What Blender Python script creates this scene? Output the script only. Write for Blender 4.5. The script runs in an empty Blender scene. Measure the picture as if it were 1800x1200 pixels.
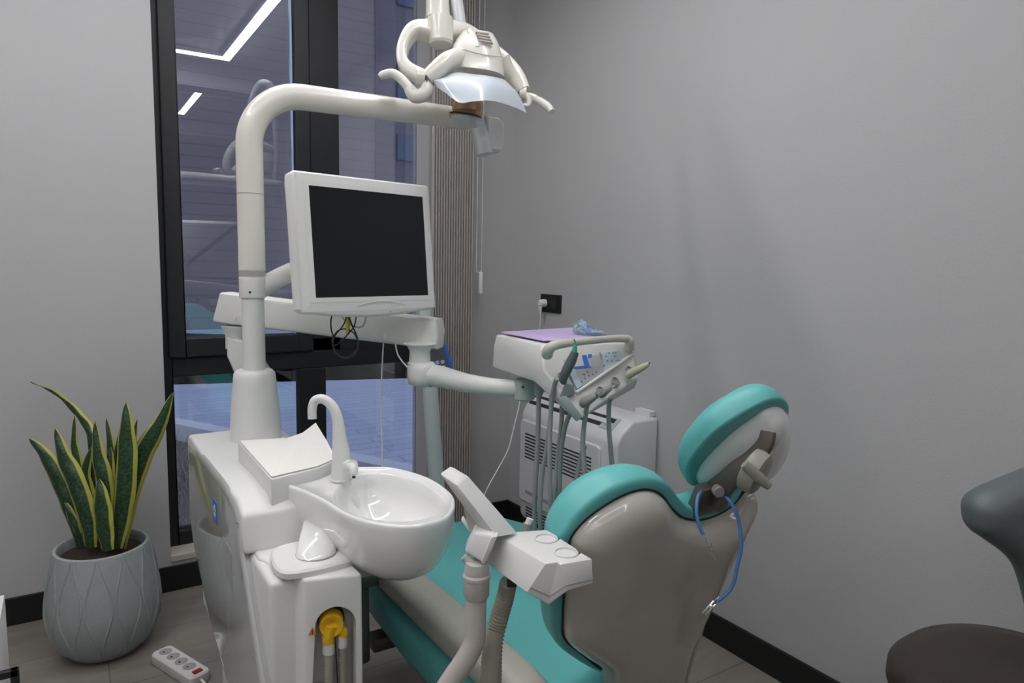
import bpy, bmesh, math, random
from mathutils import Vector as V, Matrix
random.seed(7)
sc = bpy.context.scene
C = bpy.context.collection

# ------------------------------------------------ camera
F = 1215.0
def _v(p): return V(((p[0]-900), (p[1]-600), F))
X_ = _v((2800, 500)).normalized(); Y_ = _v((115, 449)).normalized()
m_ = (X_+Y_).normalized(); d_ = X_-Y_; d_ = (d_-m_*d_.dot(m_)).normalized()
X_ = (m_+d_)/2**.5; Y_ = (m_-d_)/2**.5
Z_ = X_.cross(Y_)
if Z_.y > 0: Z_ = -Z_
R3 = Matrix((X_, Y_, Z_))                      # world = R3 @ camera (x right, y down, z forward)
_r = R3 @ V((893-900, 877-600, F)); _p = _r*((.1-1.3)/_r.z)
CAM = V((-_p.x, -_p.y, 1.3))
cd = bpy.data.cameras.new('camera'); cam = bpy.data.objects.new('camera', cd); C.objects.link(cam)
cd.sensor_fit = 'HORIZONTAL'; cd.sensor_width = 36; cd.lens = 36*F/1800; cd.clip_start = .05
B3 = R3 @ Matrix(((1, 0, 0), (0, -1, 0), (0, 0, -1)))
cam.matrix_world = Matrix.Translation(CAM) @ B3.to_4x4()
sc.camera = cam
def ray(px, py): return R3 @ V(((px-900)/F, (py-600)/F, 1))
def at(px, py, d): return CAM + ray(px, py)*d
def onx(px, py, x): r = ray(px, py); return CAM + r*((x-CAM.x)/r.x)
def ony(px, py, y): r = ray(px, py); return CAM + r*((y-CAM.y)/r.y)
def onz(px, py, z): r = ray(px, py); return CAM + r*((z-CAM.z)/r.z)
def onp(px, py, P, n): r = ray(px, py); return CAM + r*((P-CAM).dot(n)/r.dot(n))

# ------------------------------------------------ world + exposure
w = bpy.data.worlds.new('dusk_sky'); sc.world = w; w.use_nodes = True
nt = w.node_tree; bg = nt.nodes['Background']
tc = nt.nodes.new('ShaderNodeTexCoord'); sp = nt.nodes.new('ShaderNodeSeparateXYZ'); cr = nt.nodes.new('ShaderNodeValToRGB')
nt.links.new(tc.outputs['Generated'], sp.inputs[0]); nt.links.new(sp.outputs['Z'], cr.inputs[0]); nt.links.new(cr.outputs[0], bg.inputs[0])
cr.color_ramp.elements[0].position = .0; cr.color_ramp.elements[0].color = (.50, .51, .60, 1)
cr.color_ramp.elements[1].position = .6; cr.color_ramp.elements[1].color = (.36, .41, .58, 1)
bg.inputs[1].default_value = 1.05
sc.view_settings.view_transform = 'Standard'; sc.view_settings.look = 'None'
sc.view_settings.exposure = 1.2; sc.view_settings.gamma = 1
sc.view_settings.use_curve_mapping = False
LED_POWER = 16.0

# ------------------------------------------------ materials
MATS = {}
def mat(name, col=(.8, .8, .8), rough=.5, metal=0, coat=0, bump=None, emit=None, var=None, trans=None, spec=None):
    if name in MATS: return MATS[name]
    m = bpy.data.materials.new(name); m.use_nodes = True; t = m.node_tree; b = t.nodes['Principled BSDF']
    b.inputs['Base Color'].default_value = (*col, 1); b.inputs['Roughness'].default_value = rough
    b.inputs['Metallic'].default_value = metal; b.inputs['Coat Weight'].default_value = coat; b.inputs['Coat Roughness'].default_value = .06
    if spec is not None: b.inputs['Specular IOR Level'].default_value = spec
    if emit: b.inputs['Emission Color'].default_value = (*emit[0], 1); b.inputs['Emission Strength'].default_value = emit[1]
    if trans: b.inputs['Transmission Weight'].default_value = trans; b.inputs['IOR'].default_value = 1.3
    tcn = t.nodes.new('ShaderNodeTexCoord')
    if var:      # (scale, amount)
        n = t.nodes.new('ShaderNodeTexNoise'); n.inputs['Scale'].default_value = var[0]; n.inputs['Detail'].default_value = 5
        mx = t.nodes.new('ShaderNodeMix'); mx.data_type = 'RGBA'
        t.links.new(tcn.outputs['Object'], n.inputs['Vector']); t.links.new(n.outputs['Fac'], mx.inputs['Factor'])
        mx.inputs['A'].default_value = (*[c*(1-var[1]) for c in col], 1); mx.inputs['B'].default_value = (*[min(1, c*(1+var[1])) for c in col], 1)
        t.links.new(mx.outputs['Result'], b.inputs['Base Color'])
    if bump:     # (scale, strength)
        n = t.nodes.new('ShaderNodeTexNoise'); n.inputs['Scale'].default_value = bump[0]; n.inputs['Detail'].default_value = 4
        bp = t.nodes.new('ShaderNodeBump'); bp.inputs['Strength'].default_value = bump[1]; bp.inputs['Distance'].default_value = .004
        t.links.new(tcn.outputs['Object'], n.inputs['Vector']); t.links.new(n.outputs['Fac'], bp.inputs['Height']); t.links.new(bp.outputs[0], b.inputs['Normal'])
    MATS[name] = m; return m
PL = mat('white_enamel', (.74, .74, .71), .22, coat=.3, var=(3, .02))
PLM = mat('satin_white_plastic', (.72, .72, .70), .38, var=(4, .02))
CER = mat('white_ceramic', (.80, .80, .79), .08, coat=.6, var=(2, .01))
PANEL = mat('glossy_grey_panel', (.50, .50, .50), .07, coat=.6, var=(2, .02))
TEAL = mat('teal_vinyl', (.12, .47, .46), .42, var=(6, .04), bump=(220, .08))
SHELL = mat('ivory_gloss_shell', (.50, .48, .43), .14, coat=.5, var=(2, .02))
BEIGE = mat('beige_soft_plastic', (.42, .41, .36), .4, var=(5, .03))
PIPE = mat('warm_grey_plastic', (.50, .47, .44), .35, var=(5, .02))
DGREY = mat('dark_grey_green_plastic', (.095, .105, .095), .4, var=(5, .05))
MGREY = mat('mid_grey_plastic', (.24, .24, .23), .4, var=(8, .04))
HOSE = mat('grey_silicone', (.31, .32, .31), .5, var=(8, .04))
BROWN = mat('brown_grey_metal', (.13, .115, .10), .35, metal=.5, var=(9, .08))
BLK = mat('black_metal_paint', (.007, .008, .010), .5, var=(8, .1))
RUB = mat('black_rubber', (.02, .02, .02), .6, var=(8, .1))
CHR = mat('polished_steel', (.7, .7, .7), .2, metal=1, var=(8, .05))
SCR = mat('black_screen_glass', (.010, .011, .012), .12, spec=.3, var=(3, .05))
YEL = mat('yellow_plastic', (.80, .47, .01), .35, var=(6, .03))
BLUE = mat('blue_plastic', (.03, .15, .60), .35, var=(6, .03))
LBLUE = mat('pale_blue_plastic', (.35, .50, .75), .35, var=(6, .03))
CORD = mat('white_cord', (.75, .75, .73), .5, var=(6, .03))
PURP = mat('purple_silicone', (.56, .44, .72), .55, var=(10, .04), bump=(120, .3))
GLOSSW = mat('lamp_enamel', (.72, .71, .64), .22, coat=.3, var=(3, .02))
RED = mat('red_switch', (.4, .01, .01), .3, var=(6, .05))
GREEN = mat('green_plastic', (.02, .32, .18), .3, var=(6, .05))

def wallmat():
    m = mat('painted_plaster', (.47, .47, .475), .75, var=(1.2, .015), bump=(160, .12)); return m
WALL = wallmat()
CEIL = mat('white_ceiling_paint', (.62, .62, .61), .8, var=(1, .01))
SKIRT = mat('black_skirting', (.006, .006, .006), .5, var=(5, .1))
SILL = mat('pale_stone_sill', (.55, .52, .47), .4, var=(20, .08))

def floormat():
    m = bpy.data.materials.new('stone_look_floor_tile'); m.use_nodes = True; t = m.node_tree; b = t.nodes['Principled BSDF']
    tcn = t.nodes.new('ShaderNodeTexCoord'); br = t.nodes.new('ShaderNodeTexBrick')
    br.inputs['Scale'].default_value = 1; br.offset = .5
    br.inputs['Brick Width'].default_value = 1.2; br.inputs['Row Height'].default_value = .3; br.inputs['Mortar Size'].default_value = .002
    br.inputs['Color1'].default_value = (.23, .21, .19, 1); br.inputs['Color2'].default_value = (.26, .24, .215, 1); br.inputs['Mortar'].default_value = (.13, .12, .11, 1)
    n = t.nodes.new('ShaderNodeTexNoise'); n.inputs['Scale'].default_value = 4; n.inputs['Detail'].default_value = 8; n.inputs['Distortion'].default_value = 1.2
    mp = t.nodes.new('ShaderNodeMapping'); mp.inputs['Scale'].default_value = (.5, 2, 1)
    mx = t.nodes.new('ShaderNodeMix'); mx.data_type = 'RGBA'; mx.blend_type = 'MULTIPLY'; mx.inputs['Factor'].default_value = .6
    cr = t.nodes.new('ShaderNodeValToRGB'); cr.color_ramp.elements[0].color = (.6, .58, .56, 1); cr.color_ramp.elements[1].color = (1.15, 1.15, 1.15, 1)
    cr.color_ramp.elements[0].position = .3; cr.color_ramp.elements[1].position = .7
    L = t.links.new
    L(tcn.outputs['Object'], br.inputs['Vector']); L(tcn.outputs['Object'], mp.inputs[0]); L(mp.outputs[0], n.inputs['Vector']); L(n.outputs['Fac'], cr.inputs[0])
    L(br.outputs['Color'], mx.inputs['A']); L(cr.outputs[0], mx.inputs['B']); L(mx.outputs['Result'], b.inputs['Base Color'])
    b.inputs['Roughness'].default_value = .42; return m
FLOOR = floormat()

def glassmat():
    m = bpy.data.materials.new('window_glass'); m.use_nodes = True; t = m.node_tree; t.nodes.clear()
    o = t.nodes.new('ShaderNodeOutputMaterial'); a = t.nodes.new('ShaderNodeBsdfTransparent'); g = t.nodes.new('ShaderNodeBsdfGlossy')
    mx = t.nodes.new('ShaderNodeMixShader'); fr = t.nodes.new('ShaderNodeFresnel'); fr.inputs[0].default_value = 1.5
    mt = t.nodes.new('ShaderNodeMath'); mt.operation = 'MULTIPLY_ADD'; mt.inputs[1].default_value = 1.6; mt.inputs[2].default_value = .06
    a.inputs[0].default_value = (.88, .90, .93, 1); g.inputs['Roughness'].default_value = 0; g.inputs[0].default_value = (.95, .97, 1, 1)
    t.links.new(fr.outputs[0], mt.inputs[0]); t.links.new(mt.outputs[0], mx.inputs[0]); t.links.new(a.outputs[0], mx.inputs[1]); t.links.new(g.outputs[0], mx.inputs[2]); t.links.new(mx.outputs[0], o.inputs[0]); return m
GLASS = glassmat()

def sidingmat(name, c1, c2, pitch):
    m = bpy.data.materials.new(name); m.use_nodes = True; t = m.node_tree; b = t.nodes['Principled BSDF']; L = t.links.new
    tcn = t.nodes.new('ShaderNodeTexCoord'); s = t.nodes.new('ShaderNodeSeparateXYZ'); q = t.nodes.new('ShaderNodeMath'); q.operation = 'MULTIPLY'; q.inputs[1].default_value = 1/pitch
    f = t.nodes.new('ShaderNodeMath'); f.operation = 'FRACT'; cr = t.nodes.new('ShaderNodeValToRGB')
    cr.color_ramp.elements[0].position = .0; cr.color_ramp.elements[0].color = (*[c*.25 for c in c1], 1); cr.color_ramp.elements[1].position = .1; cr.color_ramp.elements[1].color = (*c1, 1)
    n = t.nodes.new('ShaderNodeTexNoise'); n.inputs['Scale'].default_value = .7
    mx = t.nodes.new('ShaderNodeMix'); mx.data_type = 'RGBA'; mx.inputs['B'].default_value = (*c2, 1)
    ma = t.nodes.new('ShaderNodeMath'); ma.operation = 'MULTIPLY'; ma.inputs[1].default_value = .5
    L(tcn.outputs['Object'], s.inputs[0]); L(s.outputs['Z'], q.inputs[0]); L(q.outputs[0], f.inputs[0]); L(f.outputs[0], cr.inputs[0])
    L(tcn.outputs['Object'], n.inputs['Vector']); L(n.outputs['Fac'], ma.inputs[0]); L(ma.outputs[0], mx.inputs['Factor']); L(cr.outputs[0], mx.inputs['A']); L(mx.outputs['Result'], b.inputs['Base Color'])
    b.inputs['Roughness'].default_value = .6; return m

# ------------------------------------------------ mesh helpers
def root_of(o):
    while o.parent: o = o.parent
    return o
def obj(name, bm, m, parent=None, bevel=0, seg=2, smooth=True, loc=None, ang=35):
    bmesh.ops.remove_doubles(bm, verts=bm.verts, dist=1e-6)
    bmesh.ops.recalc_face_normals(bm, faces=bm.faces)
    if bevel:
        ed = [e for e in bm.edges if len(e.link_faces) == 2 and e.calc_face_angle(0) > math.radians(25)]
        bmesh.ops.bevel(bm, geom=ed, offset=bevel, segments=seg, profile=.5, affect='EDGES', clamp_overlap=True)
        bmesh.ops.recalc_face_normals(bm, faces=bm.faces)
    for f in bm.faces: f.smooth = smooth
    for e in bm.edges:
        if len(e.link_faces) == 2 and e.calc_face_angle(0) > math.radians(ang): e.smooth = False
    off = None
    if parent: off = root_of(parent).location.copy()
    elif loc is not None: off = V(loc)
    if off is not None: bmesh.ops.translate(bm, verts=bm.verts, vec=-off)
    me = bpy.data.meshes.new(name); bm.to_mesh(me); bm.free()
    if isinstance(m, (list, tuple)):
        for q in m: me.materials.append(q)
    else: me.materials.append(m)
    o = bpy.data.objects.new(name, me); C.objects.link(o)
    if parent: o.parent = parent
    elif off is not None: o.location = off
    return o
def tag(o, label, cat, group=None, kind=None):
    if label: o['label'] = label
    if cat: o['category'] = cat
    if group: o['group'] = group
    if kind: o['kind'] = kind
    return o
def thing(name, label, cat, loc, group=None):
    o = bpy.data.objects.new(name, None); C.objects.link(o); o.location = V(loc); o.empty_display_size = .05
    return tag(o, label, cat, group)
def struct(name, bm, m, bevel=0):
    o = obj(name, bm, m, bevel=bevel, smooth=False); o['kind'] = 'structure'; return o
def N(): return bmesh.new()
def loft(bm, rings, cap0=True, cap1=True, closed=True):
    vs = [[bm.verts.new(p) for p in r] for r in rings]; n = len(rings[0])
    for a, b in zip(vs, vs[1:]):
        for i in range(n if closed else n-1):
            try: bm.faces.new((a[i], a[(i+1) % n], b[(i+1) % n], b[i]))
            except ValueError: pass
    if cap0: bm.faces.new(vs[0][::-1])
    if cap1: bm.faces.new(vs[-1])
    return vs
def box(bm, x0, x1, y0, y1, z0, z1):
    loft(bm, [[V((x0, y0, z)), V((x1, y0, z)), V((x1, y1, z)), V((x0, y1, z))] for z in (z0, z1)]); return bm
def obox(bm, c, ax, ay, az, sx, sy, sz):
    c = V(c); ax, ay, az = ax.normalized(), ay.normalized(), az.normalized()
    loft(bm, [[c+ax*(i*sx/2)+ay*(j*sy/2)+az*(k*sz/2) for i, j in ((-1, -1), (1, -1), (1, 1), (-1, 1))] for k in (-1, 1)]); return bm
def spline(pts, n=8, closed=False):
    pts = [V(p) for p in pts]; out = []; L = len(pts)
    rng = range(L if closed else L-1)
    for i in rng:
        g = lambda k: pts[k % L] if closed else pts[max(0, min(L-1, k))]
        p0, p1, p2, p3 = g(i-1), g(i), g(i+1), g(i+2)
        for j in range(n):
            t = j/n
            out.append(.5*((2*p1)+(p2-p0)*t+(2*p0-5*p1+4*p2-p3)*t*t+(3*p1-p0-3*p2+p3)*t**3))
    if not closed: out.append(pts[-1])
    return out
def tube(bm, pts, r, seg=12, cap=True, flat=1, closed=False, up=None):
    pts = [V(p) for p in pts]; n = len(pts)
    rs = [r]*n if not isinstance(r, (list, tuple)) else [r[0]+(r[-1]-r[0])*i/(n-1) for i in range(n)] if len(r) == 2 else list(r)
    T = []
    for i in range(n):
        a = pts[i-1] if (i or closed) else pts[0]; b = pts[(i+1) % n] if (i < n-1 or closed) else pts[-1]
        T.append((b-a).normalized())
    u = V(up) if up is not None else (V((0, 0, 1)) if abs(T[0].z) < .9 else V((1, 0, 0)))
    u = (u-T[0]*u.dot(T[0])).normalized(); rings = []
    for i in range(n):
        u = (u-T[i]*u.dot(T[i])).normalized(); v = T[i].cross(u)
        rings.append([pts[i]+(u*math.cos(a)*flat+v*math.sin(a))*rs[i] for a in [2*math.pi*k/seg for k in range(seg)]])
    if closed: rings.append(rings[0]); loft(bm, rings, False, False)
    else: loft(bm, rings, cap, cap)
    return bm
def stube(bm, pts, r, n=8, seg=12, **k):
    P = spline(pts, n)
    if isinstance(r, (list, tuple)) and len(r) == len(pts) and len(r) > 2:
        rr = []
        for i in range(len(r)-1): rr += [r[i]+(r[i+1]-r[i])*j/n for j in range(n)]
        r = rr+[r[-1]]
    return tube(bm, P, r, seg, **k)
def lathe(bm, c, prof, seg=32, axis=(0, 0, 1), sx=1, sy=1, xdir=None, cap0=True, cap1=True):
    c = V(c); z = V(axis).normalized(); x = V(xdir) if xdir is not None else (V((1, 0, 0)) if abs(z.x) < .9 else V((0, 1, 0)))
    x = (x-z*x.dot(z)).normalized(); y = z.cross(x)
    rings = [[c+z*h+(x*math.cos(a)*sx+y*math.sin(a)*sy)*max(r, 1e-4) for a in [2*math.pi*k/seg for k in range(seg)]] for r, h in prof]
    loft(bm, rings, cap0, cap1); return bm
def cyl(bm, a, b, r, seg=20, r2=None):
    a, b = V(a), V(b); lathe(bm, a, [(r, 0), (r if r2 is None else r2, (b-a).length)], seg, b-a); return bm
def inset2d(P, d):
    n = len(P); A = sum(P[i][0]*P[(i+1) % n][1]-P[(i+1) % n][0]*P[i][1] for i in range(n)); s = 1 if A > 0 else -1
    out = []
    for i in range(n):
        a, b = P[i-1], P[(i+1) % n]; tx, ty = b[0]-a[0], b[1]-a[1]; l = math.hypot(tx, ty) or 1
        out.append((P[i][0]-ty/l*d*s*1, P[i][1]+tx/l*d*s*1))
    return out
def slab(bm, out2, o, u, v, n, prof):
    """closed outline (plane coordinates) raised through (inset, height) steps"""
    o, u, v, n = V(o), V(u), V(v), V(n)
    rings = []
    for ins, h in prof:
        q = inset2d(out2, ins) if ins else out2
        rings.append([o+u*a+v*b+n*h for a, b in q])
    loft(bm, rings); return bm
def sm2(P, n=6): return [(p.x, p.y) for p in spline([V((a, b, 0)) for a, b in P], n, True)]
def pxplane(pts, o, u, v, n):
    out = []
    for a, b in pts:
        p = onp(a, b, o, n)-o; out.append((p.dot(u), p.dot(v)))
    return out
def pad(bm, out2, o, u, v, n, hb, hf, nu=56, nv=30):
    """cushion over a closed outline; hb/hf(d, uu, vv) = height behind / in front, d = distance to the outline"""
    o, u, v, n = V(o), V(u), V(v), V(n); m = len(out2)
    us = [p[0] for p in out2]; ua, ub = min(us), max(us)
    def span(x):
        h = []
        for i in range(m):
            (a, c_), (e, f) = out2[i], out2[(i+1) % m]
            if (a-x)*(e-x) < 0: h.append(c_+(f-c_)*(x-a)/(e-a))
            elif a == x: h.append(c_)
        return (min(h), max(h)) if h else (0, 0)
    def dist(x, y):
        best = 9
        for i in range(m):
            (a, c_), (e, f) = out2[i], out2[(i+1) % m]; dx, dy = e-a, f-c_; L = dx*dx+dy*dy
            t = 0 if L == 0 else max(0, min(1, ((x-a)*dx+(y-c_)*dy)/L)); best = min(best, math.hypot(x-a-dx*t, y-c_-dy*t))
        return best
    F_, B_2 = [], []
    for i in range(nu+1):
        x = ua+(ub-ua)*(.5-.5*math.cos(math.pi*i/nu)); xx = min(max(x, ua+1e-4), ub-1e-4); y0, y1 = span(xx); rf, rb_ = [], []
        for j in range(nv+1):
            y = y0+(y1-y0)*(.5-.5*math.cos(math.pi*j/nv)); d = dist(xx, y) if 0 < j < nv else 0
            rb_.append(o+u*x+v*y+n*hb(d, x, y)); rf.append(o+u*x+v*y+n*hf(d, x, y))
        F_.append(rf); B_2.append(rb_)
    for G in (F_, B_2):
        loft(bm, G, False, False, False)
    loft(bm, [F_[0], B_2[0]], False, False, False); loft(bm, [F_[-1], B_2[-1]], False, False, False)
    for e_ in (0, -1): loft(bm, [[g[e_] for g in F_], [g[e_] for g in B_2]], False, False, False)
    bmesh.ops.remove_doubles(bm, verts=bm.verts, dist=1e-5)
    return bm
def rd(d, r): q = min(1, d/r); return math.sqrt(max(0, 1-(1-q)**2))
def rnd(x0, x1, y0, y1, r, k=5):
    P = []
    for cx, cy, a0 in ((x1-r, y1-r, 0), (x0+r, y1-r, 90), (x0+r, y0+r, 180), (x1-r, y0+r, 270)):
        for j in range(k+1): a = math.radians(a0+90*j/k); P.append((cx+r*math.cos(a), cy+r*math.sin(a)))
    return P
UX, UY, UZ = V((1, 0, 0)), V((0, 1, 0)), V((0, 0, 1))
def text(body, size, loc, u, v, m, parent, name='lettering', ext=.0004):
    cu = bpy.data.curves.new(name, 'FONT'); cu.body = body; cu.size = size; cu.extrude = ext; cu.align_x = 'CENTER'; cu.align_y = 'CENTER'
    t = bpy.data.objects.new('tmp', cu); C.objects.link(t)
    me = bpy.data.meshes.new_from_object(t.evaluated_get(bpy.context.evaluated_depsgraph_get())); bpy.data.objects.remove(t)
    n = u.cross(v); M4 = Matrix((u, v, n)).transposed().to_4x4(); M4.translation = V(loc)
    me.transform(M4); bm = N(); bm.from_mesh(me)
    return obj(name, bm, m, parent, smooth=False)

# ================================================= SETTING
XL, YB, H = -3.9, -6.2, 2.7
WX0, WX1, WZ0, WZ1 = -1.563, -.462, .15, 2.62
WY = .10
struct('floor', box(N(), XL, 0, YB, 0, -.05, 0), FLOOR)
b = N(); box(b, XL-.2, .2, YB-.2, .3, H, H+.1)
struct('ceiling', b, CEIL)
b = N(); box(b, XL-.2, WX0, 0, .16, -.05, H); box(b, WX1, .2, 0, .16, -.05, H); box(b, WX0, WX1, 0, .16, WZ1, H); box(b, WX0, WX1, 0, .16, -.05, WZ0-.02)
struct('wall_window', b, WALL)
struct('wall_right', box(N(), 0, .2, YB-.2, 0, -.05, H), WALL)
struct('wall_left', box(N(), XL-.2, XL, YB-.2, 0, -.05, H), WALL)
struct('wall_back', box(N(), XL, 0, YB-.2, YB, -.05, H), WALL)
b = N(); box(b, XL, 0, -2.72, -2.5, H-.16, H); struct('trim_1', b, WALL)
b = N(); box(b, XL, 0, -4.9, -4.7, H-.16, H); struct('trim_2', b, WALL)
b = N(); box(b, XL, -.012, -.012, 0, 0, .1); struct('baseboard_window', b, SKIRT, .002)
b = N(); box(b, -.012, 0, YB, 0, 0, .1); struct('baseboard_right', b, SKIRT, .002)
b = N(); box(b, XL, XL+.012, YB, -.012, 0, .1); struct('baseboard_left', b, SKIRT, .002)
# window sill
b = N(); box(b, WX0, WX1, -.006, WY+.02, WZ0-.035, WZ0-.008); struct('trim_3', b, SILL, .003)
# window
win = bpy.data.objects.new('window_1', None); C.objects.link(win); win.location = (WX0, WY, WZ0); win['kind'] = 'structure'
def ym(px, py): return ony(px, py, WY)
gx0, gx1, gx2, gx3 = -1.476, -1.03, -.862, WX1   # upper glass
lx0, lx1, lx2 = -1.524, -1.026, -.911            # lower glass
zt0, zt1, zb = .832, .985, .20
y0, y1 = WY-.01, WY+.06
b = N()
box(b, WX0, lx0, y0, y1, WZ0-.03, WZ1); box(b, lx0, WX1, y0, y1, WZ0-.03, zb); box(b, lx0, WX1, y0, y1, zt0, .905)
box(b, -.968, gx2+.02, y0, y1, .905, WZ1); box(b, lx1, lx2, y0, y1, zb, zt0); box(b, lx0, WX1, y0, y1, WZ1-.06, WZ1)
box(b, -.968, WX1, y0, y1, .905, .965)
obj('window_frame', b, BLK, win, bevel=.004, smooth=False)
b = N()
sx0, sx1 = -1.535, -.972
box(b, sx0, gx0, y0-.018, y1-.02, .912, WZ1-.065); box(b, gx1, sx1, y0-.018, y1-.02, .912, WZ1-.065)
box(b, gx0, gx1, y0-.018, y1-.02, .912, zt1); box(b, gx0, gx1, y0-.018, y1-.02, WZ1-.13, WZ1-.065)
obj('opening_sash', b, BLK, win, bevel=.004, smooth=False)
b = N(); box(b, gx1-.012, gx1-.004, WY+.005, WY+.02, zt1, WZ1-.13)
obj('painted_edge_highlight', b, LBLUE, win, smooth=False)  # pale blue strip paints the bright highlight along the glass edge
def pane(x0, x1, z0, z1, y): obj('pane', box(N(), x0, x1, y, y+.006, z0, z1), GLASS, win, smooth=False)
pane(gx0-.003, gx1+.003, zt1-.003, WZ1-.12, WY+.012); pane(gx2, gx3, .96, WZ1-.05, WY+.025)
pane(lx0, lx1, zb, zt0, WY+.025); pane(lx2, WX1, zb, zt0, WY+.025)
# window hinge
b = N(); p = ony(282, 640, WY-.03); cyl(b, p-UZ*.03, p+UZ*.03, .008, 12); cyl(b, p+UZ*.004, p+UZ*.012, .011, 12); obj('hinge', b, DGREY, win)

# ceiling lights
LEDM = mat('led_diffuser', (.9, .9, .9), .5, emit=((1.0, .99, 1.0), LED_POWER))
ALU = mat('white_aluminium_profile', (.7, .7, .7), .4, var=(5, .02))
def led(x0, x1, ya, yb, label, pw=1):
    t = thing('ceiling_light', label, 'ceiling light', ((x0+x1)/2, (ya+yb)/2, H), 'rectangular line ceiling lights')
    w_ = .05
    def fr(bm, o, i, z0, z1):
        box(bm, x0-o, x1+o, ya-o, ya+i, z0, z1); box(bm, x0-o, x1+o, yb-i, yb+o, z0, z1)
        box(bm, x0-o, x0+i, ya+i, yb-i, z0, z1); box(bm, x1-i, x1+o, ya+i, yb-i, z0, z1)
    b = N(); fr(b, .006, w_+.006, H-.03, H-.001); obj('profile', b, ALU, t, smooth=False)
    b = N(); fr(b, 0, w_, H-.036, H-.0301); obj('diffuser', b, LEDM if pw == 1 else mat('led_diffuser_bright', (.9, .9, .9), .5, emit=((1.0, .99, 1.0), LED_POWER*pw)), t, smooth=False)
led(-2.6, -.84, -2.15, -.75, 'glowing rectangular line light on the ceiling nearest the window, above the dental unit')
led(-2.6, -.84, -4.35, -3.0, 'glowing rectangular line light on the ceiling farther back from the window, behind the beam', .35)
led(-3.75, -2.95, -4.5, -2.2, 'added fill light, a glowing rectangle on the ceiling along the left wall, out of view', 3.0)  # added fill lamp, kept out of view, to brighten the right wall

# outside
PAVE = bpy.data.materials.new('blue_grey_paving'); PAVE.use_nodes = True
t = PAVE.node_tree; bb = t.nodes['Principled BSDF']; tcn = t.nodes.new('ShaderNodeTexCoord'); br = t.nodes.new('ShaderNodeTexBrick')
br.inputs['Scale'].default_value = 1; br.inputs['Brick Width'].default_value = 2.4; br.inputs['Row Height'].default_value = .14; br.inputs['Mortar Size'].default_value = .008
br.inputs['Color1'].default_value = (.38, .43, .53, 1); br.inputs['Color2'].default_value = (.44, .48, .58, 1); br.inputs['Mortar'].default_value = (.30, .32, .36, 1)
t.links.new(tcn.outputs['Object'], br.inputs['Vector']); t.links.new(br.outputs[0], bb.inputs['Base Color']); bb.inputs['Roughness'].default_value = .5
GZ = -.02
b = N(); loft(b, [[V((-30, .3, z)), V((30, .3, z)), V((30, 40, z)), V((-30, 40, z))] for z in (-.3, -.14)])
struct('ground', b, mat('dark_soil', (.09, .085, .08), .9, var=(6, .4), bump=(40, .8)))
k0, k1 = onz(303, 735, GZ), onz(690, 812, GZ); kd = (k1-k0).normalized(); kn = V((-kd.y, kd.x, 0))
if kn.y < 0: kn = -kn
b = N(); e0, e1 = k0-kd*14, k1+kd*.9
loft(b, [[V((q.x, q.y, z)) for q in (e0, e1, V((14, e1.y, 0)), V((14, 13.8, 0)), V((-30, 13.8, 0)))] for z in (-.2, GZ)])
struct('terrace', b, PAVE)
b = N(); loft(b, [[V((q.x, q.y, z)) for q in (e0-kn*.14, e1-kn*.14, e1, e0)] for z in (-.25, GZ+.015)])
struct('kerb', b, mat('pale_kerb_stone', (.55, .58, .62), .6, var=(8, .1)), .004)
# dry grass strip
b = N(); random.seed(3)
for i in range(3800):
    s = random.uniform(-.5, 3.2); q = k0+kd*s*1.1-kn*random.uniform(.16, 1.5); h = random.uniform(.04, .17)
    if q.y < .45: continue
    dx, dy = random.uniform(-.06, .06), random.uniform(-.06, .06); a = random.uniform(0, 3.14); wx, wy = .003*math.cos(a), .003*math.sin(a)
    v = [b.verts.new(c) for c in ((q.x-wx, q.y-wy, -.14), (q.x+wx, q.y+wy, -.14), (q.x+dx, q.y+dy, -.14+h))]; b.faces.new(v)
g = obj('dry_grass', b, mat('dry_grass_blades', (.42, .36, .27), .8, var=(3, .4)), smooth=False, loc=(k0.x, k0.y, -.14))
tag(g, 'dry brown grass growing between the window and the pale kerb outside', 'grass', kind='stuff')
SID = sidingmat('mauve_board_cladding', (.15, .132, .145), (.13, .115, .13), .21)
SID2 = sidingmat('dark_blue_cladding', (.08, .07, .105), (.085, .08, .12), .21)
xa = onx(660, 300, 0); 
def atY(px, py, Y): return ony(px, py, Y)
YBD = 11.0
xs_ = atY(662, 300, YBD).x
bt = thing('clad_building', 'low building clad in mauve horizontal boards across the terrace outside', 'building', (xs_-6, YBD, GZ))
b = N(); box(b, xs_-16, xs_, YBD, YBD+.4, GZ-.2, 12); obj('wall', b, SID, bt, smooth=False)
b = N(); box(b, xs_-.03, xs_+.0, YBD-.03, YBD, GZ, 12); obj('corner_trim', b, SID2, bt, smooth=False)
bt2 = thing('dark_building', 'dark blue clad building with small blue windows seen at the right of the glass', 'building', (xs_+3, YBD+.9, GZ))
b = N(); box(b, xs_, xs_+9, YBD+.2, YBD+1.3, GZ-.2, 12); obj('wall', b, SID2, bt2, smooth=False)
for (a0, b0, a1, b1) in ((697, 235, 745, 286), (697, -60, 745, 20), (697, 470, 745, 520), (697, 110, 745, 190)):
    p, q = atY(a0, b0, YBD+.2), atY(a1, b1, YBD+.2)
    b = N(); box(b, p.x, q.x, YBD+.14, YBD+.19, min(p.z, q.z), max(p.z, q.z)); wf = obj('window', b, mat('blue_window_film', (.012, .045, .11), .2, var=(2, .2)), bt2, smooth=False)
    
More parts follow.
